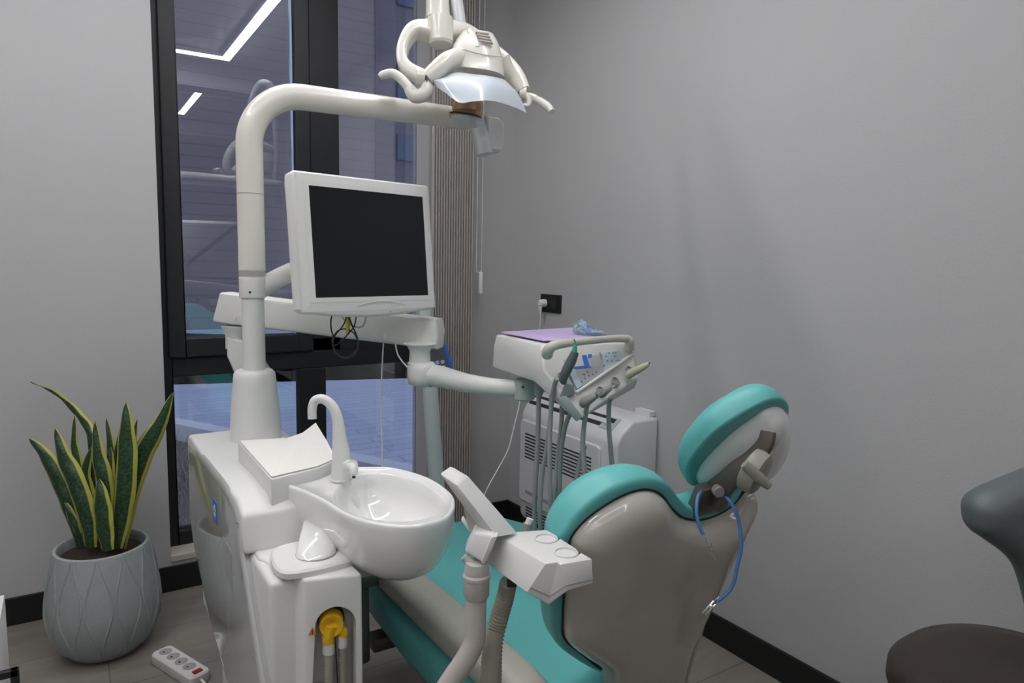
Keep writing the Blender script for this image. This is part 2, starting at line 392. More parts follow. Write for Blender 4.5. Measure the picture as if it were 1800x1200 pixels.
# ================================================= CURTAIN + CORD
CURT = mat('grey_pleated_fabric', (.42, .39, .37), .7, var=(30, .06))
cx0, cx1 = ony(757, 400, -.07).x, ony(829, 400, -.07).x
b = N(); n = 16; prof = []; sk = .024     # slats folded slightly askew
for i in range(n):
    x = cx0+(cx1-cx0)*i/n; w_ = (cx1-cx0)/n
    prof += [(x+sk, -.03), (x+w_*.06, -.080), (x+w_*.22, -.092), (x+w_*.38, -.096), (x+w_*.52, -.090), (x+w_*.58, -.080), (x+w_*.58+sk, -.03)]
prof.append((cx1+sk, -.03))
back = [(x, y+.006) for x, y in prof[::-1]]
loft(b, [[V((x, y, z)) for x, y in prof+back] for z in (.03, H-.03)])
cu = thing('vertical_blind', 'grey pleated vertical blind drawn aside right of the window', 'blind', ((cx0+cx1)/2, -.07, 0))
obj('pleated_fabric', b, CURT, cu, smooth=False)
b = N(); box(b, WX0-.05, cx1+.03, -.09, -.045, H-.03, H-.001); obj('head_rail', b, ALU, cu, smooth=False)
# ball chain
t = N(); pa = ony(839, 350, -.10); pb = ony(848, 350, -.10); pc = ony(845, 516, -.10)
for x_, zlo in ((pa.x, pc.z+.12), (pb.x, pc.z+.10)):
    z = zlo
    while z < H-.04:
        bmesh.ops.create_icosphere(t, subdivisions=1, radius=.0026, matrix=Matrix.Translation((x_, -.10, z))); z += .0085
    cyl(t, (x_, -.10, zlo), (x_, -.10, H-.04), .0008, 5)
for i in range(9):
    a = math.pi*i/8; bmesh.ops.create_icosphere(t, subdivisions=1, radius=.0026, matrix=Matrix.Translation(((pa.x+pb.x)/2-math.cos(a)*(pb.x-pa.x)/2, -.10, pc.z+.11-math.sin(a)*.012)))
ch = thing('blind_chain', 'thin white ball chain with weight hanging beside the pleated blind', 'chain', (pb.x, -.10, pc.z))
obj('ball_chain', t, CORD, ch)
b = N(); box(b, pc.x-.009, pc.x+.009, -.105, -.093, pc.z, pc.z+.10); obj('weight', b, CORD, ch, bevel=.003)
b = N(); cyl(b, (pb.x, -.10, H-.03), (pb.x, -.10, H-.045), .006); obj('anchor', b, CORD, ch)

# ================================================= SOCKET + PLUG
b = N(); p, q = onx(953, 516, 0), onx(987, 551, 0)
sy0, sy1, sz0, sz1 = q.y, p.y, q.z, p.z+.0
so = thing('wall_socket', 'black double wall socket on the right wall near the corner', 'socket', (0, (sy0+sy1)/2, (sz0+sz1)/2))
slab(b, rnd(sy0, sy1, sz0, sz1, .006), (-.0005, 0, 0), UY, UZ, -UX, [(0, 0), (0, .007), (.002, .009)]); obj('cover_plate', b, BLK, so)
syc = [sy1-(sy1-sy0)*.27, sy1-(sy1-sy0)*.73]; szc = (sz0+sz1)/2
for y in syc:
    b = N(); lathe(b, (-.0095, y, szc), [(.022, 0), (.022, .002), (.019, .002), (.018, .0005)], 24, (-1, 0, 0)); obj('socket_well', b, RUB, so)
pl = thing('power_plug', 'white plug in the black wall socket with a thin cord hanging down', 'plug', (-.02, syc[0], szc))
b = N(); lathe(b, (-.012, syc[0], szc), [(.018, 0), (.018, .012), (.016, .026), (.011, .034)], 20, (-1, 0, 0), cap1=True)
stube(b, [(-.03, syc[0], szc), (-.036, syc[0]+.002, szc-.02), (-.034, syc[0]+.004, szc-.055)], [.011, .009, .005]); obj('plug_body', b, CORD, pl)
b = N(); P = [V((-.034, syc[0]+.004, szc-.05)), onx(948, 582, -.03), onx(936, 640, -.02), at(917, 690, 3.12), at(912, 715, 3.08), at(904, 748, 3.05), at(893, 790, 3.0), at(872, 830, 2.95), at(852, 868, 2.9), V((-.50, -.42, .10)), V((-.58, -.45, .006)), V((-.8, -.5, .004))]
stube(b, P, .0028, seg=8); obj('cord', b, CORD, pl)

# ================================================= AC UNIT
ac = thing('air_conditioner', 'white floor-console air conditioner mounted low on the right wall', 'air conditioner', (-.1, -.74, .17))
ACW = mat('appliance_white', (.66, .67, .69), .32, var=(3, .02))
ay0, ay1, az0, az1 = -1.045, -.415, .175, .735
b = N(); prof = [(-.001, az0), (-.185, az0), (-.205, az0+.03), (-.205, az1-.085), (-.185, az1-.045), (-.13, az1), (-.001, az1)]
loft(b, [[V((x, y, z)) for x, z in prof] for y in (ay0, ay1)]); obj('casing', b, ACW, ac, bevel=.012, seg=3)
# front panel
b = N(); slab(b, rnd(ay0+.085, ay1-.008, az0+.095, az1-.105, .02), (-.205, 0, 0), UY, UZ, -UX, [(0, 0), (0, .006), (.004, .011)]); fp = obj('front_panel', b, ACW, ac)
SLOT = mat('dark_vent_slot', (.02, .02, .022), .7, var=(9, .1))
b = N()
for i in range(8): 
    z = az1-.165-i*.0145; box(b, -.2168, -.2158, ay0+.13, ay1-.05, z, z+.006)
obj('intake_slots', b, SLOT, fp, smooth=False)
b = N()
for i in range(5): 
    z = az0+.065-i*.013; box(b, -.2062, -.2052, ay0+.1, ay1-.05, z, z+.006)
obj('lower_slots', b, SLOT, ac, smooth=False)
b = N(); box(b, -.217, -.2155, ay0+.12, ay1-.06, az0+.135, az0+.15); obj('lower_groove', b, mat('groove_grey', (.35, .35, .37), .6, var=(5, .02)), fp, smooth=False)
# top outlet : slanted slots
nrm = V((-.045, 0, -(-.055))).normalized()
P0, P1 = V((-.185, 0, az1-.045)), V((-.13, 0, az1)); dd = (P1-P0).normalized(); nn = V((-dd.z, 0, dd.x))
b = N(); c0 = (P0+P1)/2+nn*.0005
obox(b, c0+V((0, (ay0+ay1)/2+.04, 0)), UY, dd, nn, .52, .052, .002); obj('outlet_recess', b, SLOT, ac, smooth=False)
b = N(); obox(b, c0+V((0, (ay0+ay1)/2+.04, 0))+nn*.003, UY, dd, nn, .50, .02, .003); obj('louvre', b, ACW, ac, smooth=False)
b = N(); obox(b, c0+V((0, ay0+.095, 0))+nn*.001-dd*.004, UY, dd, nn, .075, .06, .003); cp = obj('control_panel', b, mat('pale_green_grey', (.42, .47, .44), .35, var=(5, .02)), ac, smooth=False)
b = N(); obox(b, c0+V((0, ay0+.095, 0))+nn*.003+dd*.010, UY, dd, nn, .038, .020, .001); obj('display', b, mat('dark_display', (.02, .04, .07), .15, var=(4, .1)), cp, smooth=False)
b = N()
for k in (-1, 0, 1): obox(b, c0+V((0, ay0+.095+k*.014, 0))+nn*.003-dd*.016, UY, dd, nn, .005, .004, .001)
obj('buttons', b, MGREY, cp, smooth=False)
b = N(); slab(b, rnd(ay0+.02, ay0+.10, az1, az1+.022, .004), (-.03, 0, 0), UY, UZ, UX, [(0, 0), (0, .028)]); obj('top_bracket', b, ACW, ac)
b = N(); 
for k in range(5): box(b, -.2068, -.2058, ay1-.05-.008*k-.006, ay1-.05-.008*k, az1-.125, az1-.118)
box(b, -.2068, -.2058, ay1-.105, ay1-.095, az1-.130, az1-.114)
obj('maker_badge', b, MGREY, ac, smooth=False)

# ================================================= PLANT
pc_ = onz(188, 1138, 0); pot = thing('potted_plant', 'snake plant with yellow-edged leaves in a grey faceted pot by the window', 'plant', (pc_.x, pc_.y+.0, 0))
POTM = mat('grey_blue_stoneware', (.33, .36, .36), .7, var=(40, .10), bump=(150, .3))
b = N(); prof = [(.085, 0), (.105, .008), (.135, .04), (.160, .10), (.168, .15), (.166, .20), (.156, .27), (.143, .335), (.137, .36), (.128, .362), (.122, .345), (.124, .30), (.02, .30)]
seg = 72; c = V((pc_.x, pc_.y, 0)); rings = []
for r, h in prof:
    ring = []
    for k in range(seg):
        a = 2*math.pi*k/seg; rr = r
        ring.append(c+V((math.cos(a)*rr, math.sin(a)*rr, h)))
    rings.append(ring)
loft(b, rings); pot_o = obj('pot', b, POTM, pot)
# wavy ribs on pot
b = N()
def prad(h):
    for (r0, h0), (r1, h1) in zip(prof, prof[1:]):
        if h0 <= h <= h1: return r0+(r1-r0)*(h-h0)/(h1-h0)
    return .13
for k in range(24):
    a0 = 2*math.pi*k/24; P = []
    for j in range(25):
        h = .03+.325*j/24; a = a0+(1 if k % 2 else -1)*.10*math.sin(h/.36*math.pi*2.2+.6); r = prad(h)
        P.append(c+V((math.cos(a)*r, math.sin(a)*r, h)))
    tube(b, P, .0034, 6)
obj('wavy_ribs', b, POTM, pot_o)
b = N(); lathe(b, (c.x, c.y, .30), [(.1225, 0), (.122, .03), (.08, .036), (.01, .04)], 40)
obj('soil', b, mat('dark_bark_soil', (.035, .022, .016), .95, var=(60, .6), bump=(90, 1.0)), pot)
def leafmat():
    m = bpy.data.materials.new('variegated_leaf'); m.use_nodes = True; t = m.node_tree; bb = t.nodes['Principled BSDF']; L = t.links.new
    uv = t.nodes.new('ShaderNodeUVMap'); s = t.nodes.new('ShaderNodeSeparateXYZ'); L(uv.outputs[0], s.inputs[0])
    m1 = t.nodes.new('ShaderNodeMath'); m1.operation = 'SUBTRACT'; m1.inputs[1].default_value = .5; L(s.outputs['X'], m1.inputs[0])
    m2 = t.nodes.new('ShaderNodeMath'); m2.operation = 'ABSOLUTE'; L(m1.outputs[0], m2.inputs[0])
    cr = t.nodes.new('ShaderNodeValToRGB'); cr.color_ramp.interpolation = 'LINEAR'
    cr.color_ramp.elements[0].position = .34; cr.color_ramp.elements[0].color = (0, 0, 0, 1); cr.color_ramp.elements[1].position = .38; cr.color_ramp.elements[1].color = (1, 1, 1, 1); L(m2.outputs[0], cr.inputs[0])
    wv = t.nodes.new('ShaderNodeTexNoise'); wv.inputs['Scale'].default_value = 6; wv.inputs['Detail'].default_value = 6
    mp = t.nodes.new('ShaderNodeMapping'); mp.inputs['Scale'].default_value = (1, 9, 1); L(uv.outputs[0], mp.inputs[0]); L(mp.outputs[0], wv.inputs['Vector'])
    c2 = t.nodes.new('ShaderNodeValToRGB'); c2.color_ramp.elements[0].position = .42; c2.color_ramp.elements[0].color = (.008, .025, .012, 1); c2.color_ramp.elements[1].position = .6; c2.color_ramp.elements[1].color = (.03, .085, .03, 1); L(wv.outputs['Fac'], c2.inputs[0])
    mx = t.nodes.new('ShaderNodeMix'); mx.data_type = 'RGBA'; L(cr.outputs[0], mx.inputs['Factor']); L(c2.outputs[0], mx.inputs['A']); mx.inputs['B'].default_value = (.42, .42, .07, 1)
    L(mx.outputs['Result'], bb.inputs['Base Color']); bb.inputs['Roughness'].default_value = .4; return m
LEAF = leafmat()
dP = (V((c.x, c.y, .3))-CAM).dot(R3 @ V((0, 0, 1)))
def leaf(pts, w, dd, tw=0, dtip=0):
    """pts: pixels from base to tip, read at the pot's distance (+dd, +dtip at the tip)"""
    n = 22; P = [at(px, py, dP+dd+dtip*(i/(len(pts)-1))) for i, (px, py) in enumerate(pts)]
    P = spline(P, 8); n = len(P); b = N(); uvl = b.loops.layers.uv.new('UVMap')
    side0 = R3 @ V((1, 0, 0)); back = R3 @ V((0, 0, 1)); rows = []
    for i, p in enumerate(P):
        t = i/(n-1); T = (P[min(n-1, i+1)]-P[max(0, i-1)]).normalized()
        wd = w*(min(1, .55+1.3*t) if t < .35 else 1)*(1 if t < .55 else max(.0, 1-((t-.55)/.45)**1.7))+.0004
        ang = tw*t+random.uniform(-.02, .02); s = (side0*math.cos(ang)+back*math.sin(ang)); s = (s-T*s.dot(T)).normalized(); nn = s.cross(T)
        row = []
        for k in range(7):
            a = (k-3)/3; cup = .22*wd*(1-a*a) ; wav = .0015*math.sin(i*.9+k)
            row.append((p+s*a*wd/2+nn*(cup+wav), (k/6, t)))
        for k in range(6, -1, -1):
            a = (k-3)/3; cup = .22*wd*(1-a*a)+min(.004, wd*.12)*(1-a*a*.8); wav = .0015*math.sin(i*.9+k)
            row.append((p+s*a*wd/2+nn*(cup+wav), (k/6, t)))
        rows.append([(b.verts.new(q), u) for q, u in row])
    for r0, r1 in zip(rows, rows[1:]):
        for k in range(len(r0)):
            k2 = (k+1) % len(r0); q = [r0[k], r0[k2], r1[k2], r1[k]]
            try:
                f = b.faces.new([z[0] for z in q])
                for lp, z in zip(f.loops, q): lp[uvl].uv = z[1]
            except ValueError: pass
    me_obj = obj('leaf', b, LEAF, pot, ang=60); return me_obj
def pz(x, y): return (x*380/814.0, 640+y*560/1200.0)
def lf(pts, w, dd=0, tw=0, dtip=0): leaf([pz(*q) for q in pts], w, dd, tw, dtip)
lf([(345, 690), (330, 560), (355, 430), (345, 270), (300, 190), (215, 110), (115, 66)], .040, .05, -.6, .05)
lf([(330, 700), (320, 560), (300, 400), (280, 290), (283, 190)], .032, .06)
lf([(310, 690), (270, 560), (225, 440), (170, 340), (108, 278)], .058, .02)
lf([(345, 690), (330, 580), (290, 450), (240, 340), (208, 238)], .064, -.05)
lf([(300, 640), (275, 580), (243, 515)], .030, -.02)
lf([(400, 700), (400, 600), (395, 450), (370, 330), (358, 212)], .056, -.03)
lf([(400, 690), (425, 520), (420, 330), (400, 200)], .036, .07)
lf([(410, 700), (395, 620), (385, 520), (375, 430)], .060, -.09)
lf([(440, 690), (462, 560), (478, 400), (478, 250), (475, 142)], .068, -.05)
lf([(420, 690), (420, 560), (430, 420), (460, 215)], .040, .05)
lf([(450, 680), (478, 520), (490, 360), (518, 205)], .036, .06)
lf([(455, 690), (500, 470), (545, 330), (600, 230), (653, 104)], .064, -.01)
lf([(460, 690), (490, 470), (520, 330), (568, 230)], .042, .05)
lf([(400, 690), (415, 560), (410, 420), (418, 310)], .05, .0)
lf([(350, 690), (340, 520), (320, 420), (345, 310)], .045, .05)

# ================================================= POWER STRIP
e0, e1 = onz(283, 1141, .035), onz(352, 1184, .035); e0.z = e1.z = 0
ax = (e1-e0).normalized(); ay = V((-ax.y, ax.x, 0)); L_ = .235; cc = (e0+e1)/2
ps = thing('power_strip', 'white four-way power strip with a red switch on the floor beside the pot', 'power strip', (cc.x, cc.y, 0))
b = N(); slab(b, rnd(-L_/2, L_/2, -.034, .034, .016), cc, ax, ay, UZ, [(.002, .001), (0, .004), (0, .032), (.004, .037)]); obj('housing', b, PLM, ps)
for k in range(4):
    q = cc+ax*(-.085+k*.046)+UZ*.0365
    b = N(); lathe(b, q, [(.019, 0), (.019, .0022), (.0165, .0022), (.0155, .0009)], 24); sw = obj('socket', b, mat('socket_grey', (.38, .38, .38), .5, var=(8, .03)), ps)
    b = N(); cyl(b, q-ay*.006+UZ*.001, q-ay*.006+UZ*.004, .0028, 10); obj('earth_pin', b, RED, sw)
b = N(); obox(b, cc+ax*.098+UZ*.0385, ax, ay, UZ, .018, .028, .006); obj('switch', b, RED, ps, bevel=.002)
b = N(); q = cc+ax*L_/2+UZ*.018
stube(b, [q, q+ax*.05-UZ*.01, q+ax*.12+ay*.02-UZ*.014, q+ax*.3+ay*.08-UZ*.014], .0042, seg=8); obj('cord', b, CORD, ps)

# ================================================= WHITE CABINET (bottom left)
cb = onz(8, 1043, .62); st = thing('white_cabinet', 'white cabinet with a black bar handle at the left edge', 'cabinet', (cb.x-.3, cb.y-.4, 0))
b = N(); box(b, cb.x-.6, cb.x-.018, cb.y-1.2, cb.y, 0, .62); obj('body', b, PLM, st, bevel=.002)
b = N(); box(b, cb.x-.0175, cb.x, cb.y-.5, cb.y, .03, .618); dr = obj('door', b, PLM, st, bevel=.0015)
hz0, hz1 = onx(22, 1190, cb.x+.02).z, onx(22, 1120, cb.x+.02).z
yh = cb.y-.04; b = N(); p0 = onx(22, 1120, cb.x+.03); 
hy = p0.y; hx = cb.x
for z in (hz1, hz0): box(b, hx, hx+.035, hy-.006, hy+.006, z-.006, z+.006)
box(b, hx+.024, hx+.036, hy-.006, hy+.006, hz0-.006, hz1+.006); obj('handle', b, BLK, dr, bevel=.001)

# ================================================= DENTAL UNIT (cabinet, pole, bowl)
du = thing('dental_unit', 'white dental unit cabinet with ceramic spittoon bowl, tall bent pole and blue emblem', 'dental unit', (-1.47, -1.3, 0))
PX = -1.59; PW = .23; BW = .17          # left plane, width
# side panel silhouette (y,z)
outl = [onx(*q, PX) for q in ((337, 780), (360, 797), (382, 822), (404, 850), (421, 884), (428, 915), (432, 962), (470, 1199))]
lo = [V((PX, -1.76, .38)), V((PX, -1.70, .30)), V((PX, -1.45, .335)), V((PX, -1.31, .375)), V((PX, -1.173, .40)), V((PX, -.99, .475)), V((PX, -.90, .52)), V((PX, -.835, .60))]
P2 = [(p.y, p.z) for p in spline(outl, 5)+spline(lo, 4)]
b = N(); slab(b, P2, (PX, 0, 0), UY, UZ, -UX, [(.006, -.10), (.004, 0), (.0, .004), (.003, .008), (.02, .010)]); sp_ = obj('side_panel', b, PANEL, du, ang=50)
# emblem
q = onx(378, 898, PX-.0105); 
b = N(); obox(b, q, UY, UZ, UX, .050, .052, .001); em = obj('emblem', b, BLUE, sp_, smooth=False)
b = N()
for a_ in range(5):
    an = math.radians(90+72*a_); cyl(b, q+V((-.0012, 0, 0))+UY*math.cos(an)*.010+UZ*math.sin(an)*.010, q+V((-.0008, 0, 0))+UY*math.cos(an)*.010+UZ*math.sin(an)*.010, .005, 12)
obj('white_figure', b, CORD, em)
b = N(); q = onx(400, 990, PX-.0105); obox(b, q, UY, UZ, UX, .09, .085, .0008); obj('side_label', b, mat('grey_sticker', (.40, .40, .40), .25, var=(5, .03)), sp_, smooth=False)
# top cover : swept band over the profile, sitting above the panel
topo = [onx(*q, PX) for q in ((337, 765), (352, 772), (376, 796), (398, 824), (416, 852), (430, 886))]
T2 = [(p.y, p.z) for p in topo]
T2[0] = (-.86, .822)
T2[-1] = (-1.545, .822)
T2 = [(-.845, .775), (-.86, .812), (-.90, .822), (-1.20, .822), (-1.38, .835), (-1.50, .83), (-1.545, .81), (-1.56, .74), (-1.53, .738), (-.90, .738)]
T2 = [(-.845, .738), (-.845, .800), (-.868, .822), (-1.18, .824), (-1.36, .834), (-1.50, .832), (-1.545, .812), (-1.562, .738)]
b = N(); loft(b, [[V((x, y, z)) for y, z in T2] for x in (PX-.0075, PX+PW)]); obj('top_cover', b, PLM, du, bevel=.009, seg=3, ang=40)
# main lower body
b = N(); box(b, PX+.006, PX+BW-.012, -1.70, -.93, .36, .738)
obj('body', b, PLM, du, bevel=.012, seg=3)
b = N(); box(b, PX+.03, PX+BW-.03, -1.62, -1.05, 0.004, .37); obj('plinth', b, PLM, du, bevel=.01)
# shelf block (white mat with turned-up corner)
z0 = .828; tp = [onz(*q, .872) for q in ((418, 776), (505, 771), (532, 766), (556, 757), (575, 782), (592, 808), (560, 822), (476, 842))]
rise = [0, .0, .006, .02, .01, 0, 0, 0]
tp2 = [p+UZ*r for p, r in zip(tp, rise)]
bt_ = [V((p.x, p.y, .805 if i not in (7,) else .79)) for i, p in enumerate(tp)]
b = N(); loft(b, [bt_, tp2]); obj('instrument_shelf', b, PLM, du, bevel=.004)
b = N(); loft(b, [[p+UZ*.0012+((sum(tp, V())/8)-p)*.03 for p in tp2], [p+UZ*.0032+((sum(tp, V())/8)-p)*.03 for p in tp2]]); obj('shelf_mat', b, mat('white_paper', (.78, .77, .73), .8, var=(10, .02)), du, smooth=False)
# pole
pb = onz(450, 770, .822); PD = (pb-CAM).dot(R3 @ V((0, 0, 1)))
b = N(); lathe(b, (pb.x, pb.y, .80), [(.067, 0), (.066, .02), (.062, .10), (.054, .185), (.052, .20), (.045, .208), (.03, .21)], 40); obj('pole_base', b, PLM, du)
b = N(); cyl(b, (pb.x, pb.y, 1.0), (pb.x, pb.y, 1.32), .0285, 36); obj('lower_pole', b, PLM, du)
zc0, zc1 = at(445, 521, PD).z, at(445, 472, PD).z
b = N(); lathe(b, (pb.x, pb.y, zc0), [(.0325, 0), (.0335, .003), (.0335, zc1-zc0-.003), (.0325, zc1-zc0)], 36)
obj('collar', b, PL, du)
b = N(); q = at(438, 511, PD); n_ = (CAM-q); n_.z = 0; n_.normalize(); q2 = V((pb.x, pb.y, q.z))+ (n_+V((-.22,0,0))).normalized()*.0337; cyl(b, q2, q2+n_*.0004, .0032, 10); obj('screw', b, RUB, du)
dz = 1.9/PD
arm_end = at(858, 238, PD*1.13)
zt = onp(530, 172, V((0, pb.y, 0)), V((0, 1, 0))).z
b = N()
path = [V((pb.x, pb.y, zc1-.02)), V((pb.x, pb.y, zt-.20))]
R_ = .135
dirn = V((arm_end.x-pb.x, arm_end.y-pb.y, 0)).normalized()
for k in range(0, 13):
    a = math.radians(90*k/12); path.append(V((pb.x, pb.y, zt-R_-.0))+dirn*(R_*(1-math.cos(a)))+UZ*(R_*math.sin(a)))
L2 = (V((arm_end.x-pb.x, arm_end.y-pb.y, 0))).length
path.append(V((pb.x, pb.y, zt))+dirn*(L2*.55)); path.append(V((pb.x, pb.y, zt))+dirn*(L2-.03))
path = [path[0], path[1]]+path[2:]
rs = [.0335]*2+[.0335]*13+[.0325, .030]
tube(b, path, rs, 36); obj('bent_pole', b, GLOSSW, du)
b = N(); lathe(b, (pb.x, pb.y, at(445, 346, PD).z), [(.0340, 0), (.0340, .0015)], 36); obj('joint_ring', b, MGREY, du)
ARM_END = V((pb.x, pb.y, zt))+dirn*L2
b = N(); e = ARM_END; slab(b, [(-.03, -.045), (-.012, -.062), (.022, -.062), (.030, -.045), (.030, .02), (.012, .038), (-.03, .038)], e-UZ*.026+dirn*.012, dirn, UZ, dirn.cross(UZ), [(.006, -.030), (0, -.022), (0, .020), (.006, .026)])
obj('end_cap', b, PL, du)

# pedestal box with arch recess in front
fz = .742
A = onz(534, 1019, fz); B_ = onz(637, 1008, fz); D_ = onz(455, 972, fz)
top4 = [A, B_, V((B_.x-.005, -1.50, fz)), V((PX+.012, -1.50, fz)), V((PX+.012, D_.y-.02, fz))]
bot4 = [V((A.x-.012, A.y-.0, 0.004)), V((B_.x+.005, B_.y, .004)), V((B_.x-.005, -1.50, .004)), V((PX+.012, -1.50, .004)), V((PX+.012, D_.y-.02, .004))]
b = N(); loft(b, [bot4, top4]); ped = obj('pedestal_box', b, PLM, du, bevel=.006, seg=3)
# arch niche on the front face
fu = (B_-A).normalized(); fw = (B_-A).length; fn = V((fu.y, -fu.x, 0))
if fn.dot(CAM-A) < 0: fn = -fn
hc = onp(595, 1063, A, fn)   # arch top
ac_ = onp(590, 1099, A, fn); hw = .037
arch = [(-hw-.012, -.45), (hw, -.45), (hw, .0)]+[(hw*math.cos(math.radians(a)), hw*1.0*math.sin(math.radians(a))) for a in range(15, 180, 15)]+[(-hw, 0), (-hw-.012, -.22)]
oz = V((ac_.x, ac_.y, ac_.z)); 
b = N()
# recessed arch: carve with boolean
slab(b, arch, oz, fu, UZ, fn, [(.008, -.045), (0, .01)]); bmesh.ops.recalc_face_normals(b, faces=b.faces)
cme = bpy.data.meshes.new('cut'); b.to_mesh(cme); b.free(); cut = bpy.data.objects.new('cut', cme); C.objects.link(cut)
cut.location = (0, 0, 0); cut.data.transform(Matrix.Translation(-du.location)); cut.parent = du
md = ped.modifiers.new('b', 'BOOLEAN'); md.object = cut; md.operation = 'DIFFERENCE'; md.solver = 'EXACT'
dg = bpy.context.evaluated_depsgraph_get(); dg.update(); nm = bpy.data.meshes.new_from_object(ped.evaluated_get(dg)); ped.modifiers.clear(); ped.data = nm
bpy.data.objects.remove(cut)
ped.data.materials.clear(); ped.data.materials.append(PLM)
# neck plate
b = N(); nb = onz(556, 985, fz); slab(b, sm2([(-.075, -.052), (.03, -.058), (.062, -.02), (.066, .03), (.03, .07), (-.06, .072), (-.085, .02)], 5), nb-UZ*.0+V((.008, .0, 0)), UX, UY, UZ, [(0, .0), (0, .010), (.004, .014)])
obj('bowl_plate', b, PLM, du)
# yellow valve
vq = onp(583, 1102, A, fn)-fn*.012
b = N(); lathe(b, vq-fn*.02, [(.0215, 0), (.0215, .026), (.020, .030), (.009, .028), (.007, .026), (.004, .026), (.004, .029)], 28, fn)
vq1 = vq-UZ*.022-fu*.005; stube(b, [vq, vq1-UZ*.001, vq1-UZ*.012], [.013, .0125, .012], seg=16)
vq2 = vq-UZ*.016+fu*.019; stube(b, [vq, vq2, vq2-UZ*.01], [.009, .009, .0085], seg=16); obj('suction_valve', b, YEL, du)
b = N(); cyl(b, vq-fn*.026, vq-fn*.016, .024, 28); obj('valve_seal', b, RUB, du)
b = N(); cyl(b, vq1-UZ*.010, vq1-UZ*.032, .0115, 18); cyl(b, vq2-UZ*.008, vq2-UZ*.030, .0085, 18); obj('hose_cuff', b, PLM, du)
def corr(bm, pts, r, step=.006, amp=.0012, seg=16, n=10):
    P = spline(pts, n); Q = [P[0]]; acc = 0
    tot = sum((P[i+1]-P[i]).length for i in range(len(P)-1)); m = int(tot/step*2); out = []
    cum = [0]
    for i in range(len(P)-1): cum.append(cum[-1]+(P[i+1]-P[i]).length)
    j = 0
    for i in range(m+1):
        d = tot*i/m
        while j < len(P)-2 and cum[j+1] < d: j += 1
        f = (d-cum[j])/max(1e-9, cum[j+1]-cum[j]); out.append(P[j].lerp(P[j+1], min(1, f)))
    rr = [((r if not isinstance(r, tuple) else r[0]+(r[1]-r[0])*i/m)+(amp if i % 2 else -amp)) for i in range(m+1)]
    tube(bm, out, rr, seg)
CORR = mat('beige_corrugated_hose', (.40, .38, .31), .5, var=(9, .05))
b = N(); corr(b, [vq1-UZ*.03, vq1-UZ*.09+fn*.003, vq1-UZ*.3+fn*.01, vq1-UZ*.36+fn*.03], .0095)
obj('large_suction_hose', b, CORR, du, ang=80)
b = N(); corr(b, [vq2-UZ*.028, vq2-UZ*.09, vq2-UZ*.3+fn*.01, vq2-UZ*.36+fn*.03], .007); obj('small_suction_hose', b, CORR, du, ang=80)
b = N(); stube(b, [vq+fn*.009-UZ*.022+fu*.006, vq+fn*.010-UZ*.10+fu*.009, vq+fn*.012-UZ*.36+fu*.02], .0014, seg=6); obj('thin_tube', b, RUB, du)
b = N(); tq = onp(549, 1108, A, fn)-fn*.001; 
tq = onp(549, 1106, A-fn*.004, fn)
vs = [(-.007, -.006), (.007, -.006), (0, .008)]
tq += fn*.006
slab(b, vs, tq, fu, UZ, fn, [(0, -.0), (0, .0012)]); tri = obj('warning_triangle', b, mat('orange_warning', (.75, .25, .02), .4, var=(6, .04)), du, smooth=False)
b = N(); obox(b, tq+fn*.0014+UZ*.0005, fu, UZ, fn, .0016, .006, .0004); obox(b, tq+fn*.0014-UZ*.0045, fu, UZ, fn, .0016, .0016, .0004); obj('warning_mark', b, RUB, tri, smooth=False)

# spittoon bowl
zr = .850; bc = onz(684, 880, zr)
ba = V((.845, -.54, 0)).normalized(); bbv = V((.54, .845, 0))
xr = [onz(566, 880, zr), onz(800, 880, zr)]; ra = (xr[1]-xr[0]).length/2; bcx = (xr[0]+xr[1])/2
nf, ff = onz(700, 923, zr), onz(655, 822, zr); rb = abs((ff-nf).dot(bbv))/2; bmid = bcx.copy(); bmid += bbv*(((nf+ff)/2-bcx).dot(bbv))
rb = min(rb, ra*1.35)
def ell(s, z, off=V()): return [bmid+off+ba*(ra*s*math.cos(a))+bbv*(rb*s*math.sin(a))+UZ*(z-zr) for a in [2*math.pi*k/56 for k in range(56)]]
dep = .137
outer = []
for k in range(0, 13):
    t = k/12; a = t*math.pi/2; outer.append((max(.02, math.sin(a)**.8), zr-.012-dep*math.cos(a)**.9*1.0))
Upx = [(638, 820), (690, 821), (751, 838), (790, 863), (800, 884), (788, 907), (755, 920), (712, 925), (655, 919), (603, 902), (564, 878), (520, 858), (488, 848), (480, 842), (483, 833), (512, 823), (556, 812), (582, 812), (612, 818)]
U = spline([onz(*q, zr) for q in Upx], 5, True)
def upr(ins, z, s=1):
    q = inset2d([(p.x, p.y) for p in U], ins) if ins else [(p.x, p.y) for p in U]
    return [V((bmid.x+(x-bmid.x)*s, bmid.y+(y-bmid.y)*s, z)) for x, y in q]
Cpx = [(640, 828), (684, 829), (742, 844), (778, 870), (782, 890), (752, 907), (702, 913), (645, 907), (603, 890), (585, 867), (594, 851), (613, 839)]
K = spline([onz(*q, zr) for q in Cpx], 6, True); kc = sum(K, V())/len(K)
def castK(p):
    d = p-kc; a0 = math.atan2(d.y, d.x); best = None
    for q, q2 in zip(K, K[1:]+K[:1]):
        a1 = (math.atan2(q.y-kc.y, q.x-kc.x)-a0+math.pi) % (2*math.pi)-math.pi; a2 = (math.atan2(q2.y-kc.y, q2.x-kc.x)-a0+math.pi) % (2*math.pi)-math.pi
        if a1*a2 <= 0 and abs(a1-a2) < 2: t = a1/(a1-a2) if a1 != a2 else 0; best = q.lerp(q2, t)
    return best if best else K[0]
KR = [castK(p) for p in U]
def cav(s, z): return [V((kc.x+(p.x-kc.x)*s, kc.y+(p.y-kc.y)*s, z)) for p in KR]
